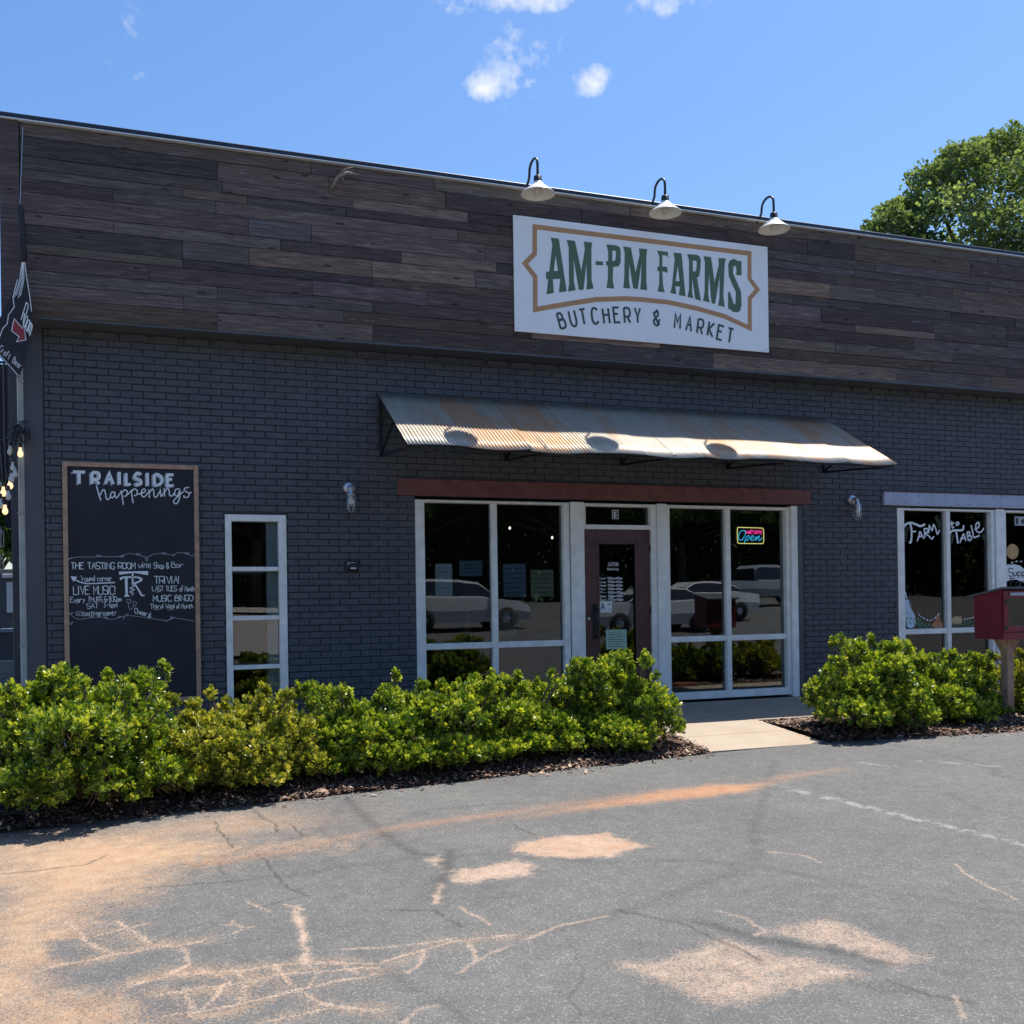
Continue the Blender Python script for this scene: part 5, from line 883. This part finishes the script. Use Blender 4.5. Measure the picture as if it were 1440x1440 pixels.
# ------------------------------------------------------------------ trees
def crown_mesh(seed, rx, rz, zc, leaf, nlob, per, name='crown', extra=None):
    r = np.random.default_rng(seed); d = norm(r.normal(size=(nlob, 3))); d[:,2] = np.abs(d[:,2])*1.0-.25; c = d*np.array([rx, rx, rz])*r.uniform(.45, .86, nlob)[:,None]; R = r.uniform(.14, .30, nlob)*rx
    if extra:
        E_ = np.array(extra); c = np.concatenate([c, E_[:,:3]-np.array([0, 0, zc])]); R = np.concatenate([R, E_[:,3]]); nlob = len(R)
    n = nlob*per; k = np.repeat(np.arange(nlob), per); q = norm(r.normal(size=(n, 3))); q[:,2] = np.where(q[:,2] < -.3, -q[:,2], q[:,2]); rad = R[k]*(np.where(r.random(n) < .78, r.uniform(.80, 1.10, n), r.uniform(.4, .9, n)))*(1+.24*np.sin(q[:,0]*5+k*1.7)*np.cos(q[:,2]*6+k)+.12*np.sin(q[:,1]*11+k*3))
    P = c[k]+q*rad[:,None]*np.array([1, 1, .8])+np.array([0, 0, zc]); D = norm(q*.7+r.normal(0, .6, (n, 3))+np.array([0, 0, -.15])); L = r.uniform(.7, 1.3, n)*leaf
    Q = leaf_polys(P, D, L, L*.45, r)[:n]; Q = np.concatenate([Q]); U = norm(np.cross(D, r.normal(size=(n, 3)))); W_ = (L*.42)[:,None]; Lc = L[:,None]
    Q = np.stack([P, P+D*Lc*.5+U*W_, P+D*Lc, P+D*Lc*.5-U*W_], 1); br = r.normal(.5, .25, nlob)[k]+r.normal(0, .14, n); return quads_mesh(name, Q, 4, TREEL, np.clip(br, 0, 1)), c+np.array([0, 0, zc]), R  # tone per lobe puts lit and dark clumps into the leaf colour
TREEG = leafmat('far_tree_leaf', (.05, .085, .042), (.14, .195, .09), (.26, .33, .16), .38, .65, .15)
TREED = leafmat('dark_tree_leaf', (.04, .07, .022), (.06, .105, .034), (.10, .15, .055), .2, .7, .1)
def tree(x, y, z, H, rx, label, seed, leaf=.16, nlob=60, per=420, rot=0, cache={}, group=None, rz=None, mt=None, extra=None):
    rz = rz or H*.36; zc = H-rz*1.0; t = thing('tree', label, 'tree', (x, y, z), group); t.rotation_euler.z = rot; key = (seed, H, rx)
    if key not in cache: cache[key] = crown_mesh(seed, rx, rz, zc, leaf, nlob, per, extra=extra)
    if mt: cache[key][0].materials[0] = mt
    me, c, R = cache[key]; link('crown', me, t); m = MB(); tr = H*.028; m.tube([(0, 0, -.4), (.05, 0, H*.2), (-.05, .1, zc*.75), (0, 0, zc), (.1, 0, H*.85)], [tr*1.3, tr, tr*.8, tr*.6, tr*.15], 10)
    for i in range(0, len(c), 3): p = Vector(c[i]); s0 = Vector((0, 0, zc*.55+(p.z-zc*.55)*.25)); m.tube([s0, s0.lerp(p, .5)+Vector((0, 0, .2)), p], [tr*.4, tr*.25, tr*.08], 6)
    m.obj('trunk', BARK, t, True); return t
tree(22.6, 15.0, -.2, 15.4, 6.2, 'tall leafy green tree rising behind the roof at the right', 21, .13, 90, 1500, rz=6.6, mt=TREEG, extra=[(-5.8, -.5, 12.9, .75), (-5.2, 0, 13.6, .6), (-5.3, -.8, 12.2, .9), (-4.1, -.5, 14.5, .8), (-4.6, -.3, 13.6, .7), (-4.0, -1.2, 13.2, 1.2), (-3.2, -.8, 15.2, .85), (-2.3, 0, 15.3, 1.0), (-2.8, -1.6, 13.9, 1.2), (-1.4, -.5, 15.9, .9), (-.4, 0, 16.1, 1.0), (-1.2, -2.2, 14.3, 1.3), (.8, -.4, 15.5, 1.3), (.6, -2.6, 14.2, 1.3), (2.4, -1, 15.0, 1.4), (4.2, -1, 14.6, 1.5), (-3.2, -2.4, 12.4, 1.2), (-1.2, -3, 12.6, 1.4), (1.2, -3, 12.8, 1.4)])
# ------------------------------------------------------------------ side yard at the left of the building
m = MB(); m.tube([(-6.39, -.04, 3.9), (-6.39, -.04, .05)], .0, 4)
ds = thing('downspout', 'pale grey ribbed downspout at the left corner of the building', 'downspout', (-6.445, -.0, 0)); m = MB(); m.bbox(-.028, .028, -.035, .02, .0, 3.9, .008); m.obj('pipe', mat('pale_grey_metal', (.42, .43, .40), .5, var=.1), ds)
m = MB(); [m.bbox(dx-.004, dx+.004, -.041, -.034, .02, 3.88, .002) for dx in (-.012, .012)]; m.obj('rib', mat('pale_grey_rib', (.36, .37, .35), .5), ds)
for z in (.9, 2.2, 3.5): m = MB(); m.bbox(-.034, .034, -.044, .02, z, z+.03, .003); m.obj('strap', mat('strap_grey', (.3, .31, .30), .5), ds)
sc_ = thing('side_post', 'dark wooden patio post just behind the left building corner', 'post', (-6.66, 1.6, 0)); m = MB(); m.bbox(-.06, .06, -.06, .06, -.1, 4.0, .005); m.obj('upright', DARKPAINT, sc_)
m = MB(); m.bbox(-.10, .10, -.10, .10, -.1, .1, .01); m.obj('footing', CONC, sc_)
pc = thing('patio_curtain', 'grey patio curtain gathered beside the post at the left of the building', 'curtain', (-6.93, 3.2, 0)); m = MB(); V = []; F = []
for j in range(14):
    z = 2.3+j*.16
    for i in range(24): V.append(((i/23-.5)*.30*(.35+.65*min(1, j/7)), .05*math.sin(i*1.4), z))
for j in range(13):
    for i in range(23): a = j*24+i; F.append((a, a+1, a+25, a+24))
m = MB(); m.add(V, F); m.obj('fabric', mat('grey_fabric', (.16, .16, .18), .9, var=.1), pc, True); m = MB(); m.tube([(-.3, 0, 4.4), (.3, 0, 4.4)], .015, 8); m.obj('rod', BLACKM, pc)
pw = thing('planter_wall', 'low grey concrete block wall of the side patio at the far left', 'low wall', (-8.0, 5.0, 0))
GREYB = mat('grey_block', (.26, .25, .24), .85, var=.12, bump=.2)
for j in range(3):
    for i in range(6): m = MB(); m.bbox(-.98+i*.4+(.2 if j % 2 else 0), -.585+i*.4+(.2 if j % 2 else 0), 0, .2, -.25+j*.26, .008+j*.26, .008); m.obj('block', GREYB, pw)
sb = thing('patio_shed', 'dark grey patio wall panel with a white sheet pinned on it behind the side yard', 'shed', (-8.85, 9.0, 0)); m = MB(); m.bbox(-1.6, 1.35, 0, .2, -.2, 1.98, .01); m.obj('wall', DARKPAINT, sb); m = MB(); m.bbox(1.16, 1.28, -.02, 0, 1.2, 1.75, .004); m.obj('notice', PAPERW, sb); m = MB(); m.bbox(-1.6, 1.35, -.12, 0, .85, .92, .005); m.obj('ledge', PAPERB, sb); m = MB(); m.bbox(1.1, 1.3, -.1, .0, 1.82, 1.89, .005); m.obj('bracket', PLASTICW, sb)
# hanging banner
RED = mat('banner_red', (.28, .03, .04), .6); BAN = mat('banner_black', (.012, .012, .015), .6, var=.2)
bn = thing('hanging_banner', 'black twisted vertical banner with white lettering and a red arrow hanging at the left corner', 'banner', (-6.37, -.52, 0))
def bp(px, pz): return (px, pz)
mW = MB(); mW.tube([(.018, .15, 5.86), (.0, 0, 5.06)], .0045, 5); mW.obj('wire', STEEL, bn); m = MB(); m.tube([(0, 0, 5.06), (.005, 0, 5.0), (.012, 0, 4.9), (.02, 0, 4.6), (.028, 0, 4.53)], [.022, .03, .026, .035, .02], 8); m.tube([(.03, -.02, 4.62), (.075, -.03, 4.60), (.06, -.02, 4.55)], .004, 5); m.obj('gathered_top', BAN, bn, True)
OUT = [(.012, 4.60), (.032, 4.60), (.048, 4.40), (.075, 4.20), (.088, 4.06), (.080, 3.94), (.055, 3.78), (.025, 3.60), (-.03, 3.44), (-.20, 3.64), (-.34, 3.80), (-.20, 3.95), (-.12, 4.13), (-.05, 4.28), (-.01, 4.42)]
m = MB(); m.poly(OUT, 0, th=.006); m.poly([(p[0], p[1]) for p in OUT], .006); m.obj('cloth', BAN, bn)
m = MB()
for k in range(4): m.ribbon([(.014+k*.004, 4.56), (-.012+k*.012, 4.36), (-.058+k*.017, 4.19+.02*(k % 2))], .006, -.003, False)
m.ribbon([(-.03, 4.36), (-.07, 4.19), (-.06, 4.10), (-.11, 4.02), (-.12, 3.94), (-.16, 3.89), (-.19, 3.80)], .007, -.003, False)
m.ribbon([(.032, 4.56), (.046, 4.40), (.073, 4.21), (.086, 4.07)], .007, -.003, False)
st, L = text_strokes('Room')
for pts, smo in st: m.ribbon([(-.004+px/L*.072+(pz/7)*.048, 3.985-px/L*.15+(pz/7)*.17) for px, pz in pts], .0078, -.003, smo)
for i, ch in enumerate('Wine-Craft Beer'):
    st, L = text_strokes(ch); s = i/14; ox, oz = -.285+s*.255, 3.765-s*.235
    for pts, smo in st: m.ribbon([(ox+(px/4)*.014+(pz/7)*.022, oz-(px/4)*.013+(pz/7)*.055) for px, pz in pts], .0045, -.003, smo)
m.obj('lettering', CHALK, bn)
AR = [(-.075, 3.93), (-.062, 3.99), (.008, 3.905), (.018, 3.955), (.034, 3.80), (-.045, 3.775), (-.022, 3.825), (-.085, 3.875)]
m = MB(); m.poly(AR, -.003); m.obj('arrow', RED, bn); m = MB(); m.ribbon(AR, .007, -.004, False, True); m.ribbon([(-.31, 3.79), (-.03, 3.455)], .006, -.004, False); m.obj('arrow_outline', CHALK, bn)
# string lights
WARM = emit('warm_bulb', (1, .68, .36), .5); CLEARB = mat('clear_bulb', (.55, .56, .52), .15, var=.05)
slt = thing('string_lights', 'tangled string lights with warm bulbs hooked at the left building corner', 'string lights', (-6.45, -.12, 0)); m = MB(); r_ = random.Random(5)
for k in range(9):
    P = [(.01, 0, 3.05)]
    for j in range(6): P.append((r_.uniform(-.10, .10), r_.uniform(-.05, .05), 3.0+r_.uniform(-.13, .12)))
    mm = [Vector(p) for p in P]; m.tube(mm, .0045, 5)
m.tube([(.0, 0, 3.0), (-.06, 0, 2.8), (-.12, .2, 2.62), (-.22, .6, 2.5), (-.5, 1.4, 2.45)], .006, 5); m.tube([(0, 0, 2.98), (-.4, .3, 2.86), (-1.2, .8, 2.8)], .006, 5); m.obj('cable', BLACKM, slt)
for (x, y, z, lit) in [(.01, 0, 2.80, 1), (-.055, 0, 2.66, 0), (-.07, .0, 2.55, 0), (-.085, .02, 2.49, 1), (-.15, .05, 2.42, 1), (-.13, .0, 2.24, 1), (-.19, .1, 2.37, 0), (-.17, .0, 2.30, 0), (-.21, .2, 2.52, 0), (-.09, .1, 2.83, 0), (-.10, .0, 2.38, 0), (-.04, .0, 2.60, 0)]:
    m = MB(); m.lathe([(0, .055), (.013, .05), (.014, .02), (.025, -.003), (.027, -.026), (.017, -.045), (0, -.052)], (x, y, z), 12); o = m.obj('bulb', WARM if lit else CLEARB, slt, True); m = MB(); m.lathe([(0, .095), (.016, .09), (.018, .045), (0, .045)], (x, y, z), 10); m.obj('socket', BLACKM, o)
for (x, y, z, L) in [(-6.78, .9, 1.93, 'upper small white cage lantern at the far left of the building'), (-6.80, 1.0, 1.66, 'lower small white cage lantern at the far left of the building')]:
    t = thing('cage_lantern', L, 'lantern', (x, y, z), 'white cage lanterns in the side yard'); m = MB(); m.lathe([(0, .24), (.02, .235), (.05, .17), (.065, .16), (.065, .15)], (0, 0, 0), 12)
    for k in range(6): a = k*math.pi/3; m.tube([(.06*math.cos(a), .06*math.sin(a), .155), (.055*math.cos(a), .055*math.sin(a), 0)], .004, 5)
    m.lathe([(.058, .01), (.058, 0), (0, 0)], (0, 0, 0), 12); m.obj('cage', PLASTICW, t); m = MB(); m.lathe([(0, .13), (.03, .12), (.035, .06), (.02, .02), (0, .02)], (0, 0, 0), 10); m.obj('bulb', CLEARB, t, True)
for k, (x, y, H, rx, L) in enumerate([(-8.5, 13, 5.6, 2.0, 'bushy green tree behind the side yard at the far left, nearer one'), (-9.9, 20, 9, 3.2, 'taller tree behind the side yard at the far left')]): tree(x, y, -.2, H, rx, L, 31+k, .13, 70, 420, rz=H*.47)
# ------------------------------------------------------------------ across the parking lot (seen in the window reflections)
def car(x, y, head, label, paint, kind='sedan'):
    z0 = float(gz(x, y)); t = thing('parked_car', label, 'car', (x, y, z0), 'parked cars across the lot'); t.rotation_euler.z = head
    if kind == 'sedan': L, W_, prof = 4.7, .9, [(-2.35, .45, .62, .62), (-2.3, .3, .92, .92), (-1.75, .25, 1.03, 1.03), (-1.05, .25, 1.0, 1.40), (-.3, .25, .98, 1.46), (.35, .25, .96, 1.42), (1.15, .25, .95, .96), (1.9, .25, .86, .86), (2.25, .3, .72, .72), (2.35, .4, .58, .58)]
    elif kind == 'suv': L, W_, prof = 4.7, .93, [(-2.35, .45, .9, .9), (-2.3, .35, 1.1, 1.12), (-2.1, .3, 1.12, 1.62), (-1.2, .3, 1.1, 1.72), (-.2, .3, 1.08, 1.72), (.5, .3, 1.06, 1.62), (1.2, .3, 1.05, 1.06), (1.95, .3, .98, .98), (2.3, .35, .82, .82), (2.38, .45, .62, .62)]
    else: L, W_, prof = 5.6, .98, [(-2.8, .55, 1.0, 1.0), (-2.75, .5, 1.18, 1.18), (-1.0, .45, 1.18, 1.18), (-.9, .4, 1.18, 1.75), (-.7, .4, 1.18, 1.88), (.3, .4, 1.18, 1.90), (.75, .4, 1.17, 1.78), (1.3, .4, 1.16, 1.18), (2.5, .45, 1.12, 1.12), (2.8, .5, .95, .95)]
    V = []; F = []; Gv = []; nP = 8
    for (px, zb, zs, zt) in prof:
        cab = zt > zs+.05; wt = W_*(.72 if cab else .93); e = 1-.10*abs(px/ (L/2))**4
        V += [(px, -W_*e*.92, zb), (px, -W_*e, (zb+zs)/2), (px, -W_*e*.97, zs), (px, -wt*e, zt), (px, wt*e, zt), (px, W_*e*.97, zs), (px, W_*e, (zb+zs)/2), (px, W_*e*.92, zb)]
    for i in range(len(prof)-1):
        for k in range(7): a = i*8+k; F.append((a, a+8, a+9, a+1))
        F.append((i*8+7, i*8+15, i*8+8, i*8))
    F += [tuple(range(8)), tuple(len(V)-8+k for k in range(8))[::-1]]
    m = MB(); m.add(V, F); bo = m.obj('body', paint, t, False)
    m = MB()
    for i in range(len(prof)-1):
        a, c = prof[i], prof[i+1]
        if max(a[3]-a[2], c[3]-c[2]) < .2: continue
        for s in (-1, 1):
            q = []
            for (p, f) in ((a, .10), (c, .9)):
                pass
            def pt(p, h): hh = h if p[3] > p[2]+.05 else 0; e = 1-.10*abs(p[0]/(L/2))**4; y0 = W_*e*.97; y1 = (W_*.72 if p[3] > p[2]+.05 else W_*.93)*e; return (p[0]+.0, s*(y0+(y1-y0)*hh+.008), p[2]+(p[3]-p[2])*hh)
            A, B_, D_, E_ = pt(a, .12), pt(c, .12), pt(c, .86), pt(a, .86); f = [(0,1,2,3)]; m.add([A, B_, D_, E_], f if s < 0 else [(3,2,1,0)])
    ks = [i for i in range(len(prof)-1) if (prof[i][3]-prof[i][2] < .1) != (prof[i+1][3]-prof[i+1][2] < .1)]
    for i in ks:
        a, c = prof[i], prof[i+1]; lo, hi = (a, c) if a[3] < c[3] else (c, a); dx = .02 if lo[0] > hi[0] else -.02
        w0 = W_*.86; w1 = W_*.66; m.add([(lo[0]+dx-(lo[0]-hi[0])*.08, -w0, lo[3]+(hi[3]-lo[3])*.08+.012), (lo[0]+dx-(lo[0]-hi[0])*.08, w0, lo[3]+(hi[3]-lo[3])*.08+.012), (hi[0]+dx, w1, hi[3]-.03), (hi[0]+dx, -w1, hi[3]-.03)], [(0,1,2,3)])
    m.obj('windows', CARG, t)
    wr = .33 if kind == 'sedan' else .38
    for wx in (-L*.31, L*.31):
        for s in (-1, 1):
            m = MB(); m.lathe([(wr*.6, -.11), (wr*.95, -.11), (wr, -.08), (wr, .08), (wr*.95, .11), (wr*.6, .11)], (0, 0, 0), 24, 'y'); o = m.obj('wheel', RUBBER, t, True); o.location = (wx, s*(W_-.08), wr); m = MB(); m.lathe([(0, .03), (wr*.15, .05), (wr*.6, .04), (wr*.62, .0)], (0, 0, 0), 20, 'y'); m.lathe([(0, -.03), (wr*.15, -.05), (wr*.6, -.04), (wr*.62, .0)], (0, 0, 0), 20, 'y'); m.obj('rim', STEEL, o, True)
    for s in (-1, 1):
        m = MB(); m.bbox(L/2-.16, L/2-.02, s*W_*.62-.16, s*W_*.62+.16, prof[-1][2]-.02, prof[-1][2]+.12, .02); m.obj('headlight', PLASTICW, t); m = MB(); m.bbox(-L/2-.01, -L/2+.1, s*W_*.7-.12, s*W_*.7+.12, prof[0][2]+.08, prof[0][2]+.24, .02); m.obj('tail_light', RED, t); m = MB(); m.bbox(.85, 1.0, s*(W_+.02)-.09, s*(W_+.02)+.09, prof[3][2]+.02, prof[3][2]+.15, .03); m.obj('mirror', paint, t)
    return t
CARG = mat('car_glass', (.02, .022, .025), .08, var=0, spec=.8)
def paintm(n, c): m = mat(n, c, .25, .05, var=.02); m.node_tree.nodes['Principled BSDF'].inputs['Coat Weight'].default_value = .6; return m
SILV = paintm('silver_paint', (.62, .62, .62)); GREYC = paintm('grey_paint', (.38, .39, .40)); WHC = paintm('white_car_paint', (.8, .8, .78))
car(4.6, -21.7, 0, 'silver estate car across the lot, reflected in the big left window', SILV, 'suv')
car(10.2, -18.5, math.pi, 'pale silver sedan across the lot, reflected in the door and the window beside it', SILV)
car(14.2, -22.3, math.pi, 'white sedan across the lot, reflected in the window under the neon sign', WHC)
car(21.9, -29.2, 0, 'grey pickup truck across the lot, reflected at the right of the entrance windows', GREYC, 'pickup')
HED = [(-26, -44, 12, 5.5), (-17, -42, 13, 6), (-8, -45, 12, 6), (0, -43, 14, 6), (9, -44, 13, 6), (17, -42, 14, 6), (26, -44, 13, 6), (35, -43, 14, 6), (45, -42, 13, 6), (57, -40, 14, 6)]
for k, (x, y, H, rx) in enumerate(HED): tree(x, y, float(gz(x, y)), 11.5, 6.4, 'large green tree on the far side of the lot, seen only mirrored in the windows', 51+k % 2, .17, 90, 1500, rot=k*1.3, rz=5.7, mt=TREED, group='trees beyond the parking lot')
hxx = np.linspace(-90, 120, 80); hyy = np.linspace(-52, -110, 24); X_, Y_ = np.meshgrid(hxx, hyy); T_ = (-52-Y_)/58  # green ridge added out of view to cover sky gaps in the window reflections
Z_ = gz(X_, Y_)-.5+13*np.sin(np.clip(T_*1.6, 0, 1.57))+3.0*fbm(np.stack([X_.ravel(), Y_.ravel()], 1), .11, 301).reshape(X_.shape)*np.clip(T_*4, 0, 1)
struct(link('reflection_backdrop', grid_mesh('reflection_backdrop', X_[:,::-1], Y_, Z_, mat('backdrop_green', (.05, .08, .03), .95, var=.4, scale=.5))))
# leaf mass added behind those trees to block sky in the reflections
hx = rng.uniform(-40, 75, 110000); hy = -48.5+rng.normal(0, 1.6, 110000); hz = gz(hx, hy)+rng.random(110000)**.85*(9.6+1.0*np.sin(hx*.31)+.8*np.sin(hx*.83)); P = np.stack([hx, hy, hz], 1); D = norm(rng.normal(size=(110000, 3))+np.array([0, .5, .4])); U = norm(np.cross(D, rng.normal(size=(110000, 3)))); Lh = rng.uniform(.3, .6, 110000)[:,None]
me = quads_mesh('thicket', np.stack([P, P+D*Lh*.5+U*Lh*.4, P+D*Lh, P+D*Lh*.5-U*Lh*.4], 1), 4, TREED, rng.random(110000)); o = link('thicket', me); tag(o, 'dense dark thicket added behind the far trees to block sky in the window reflections', 'thicket'); struct(o, 'stuff')
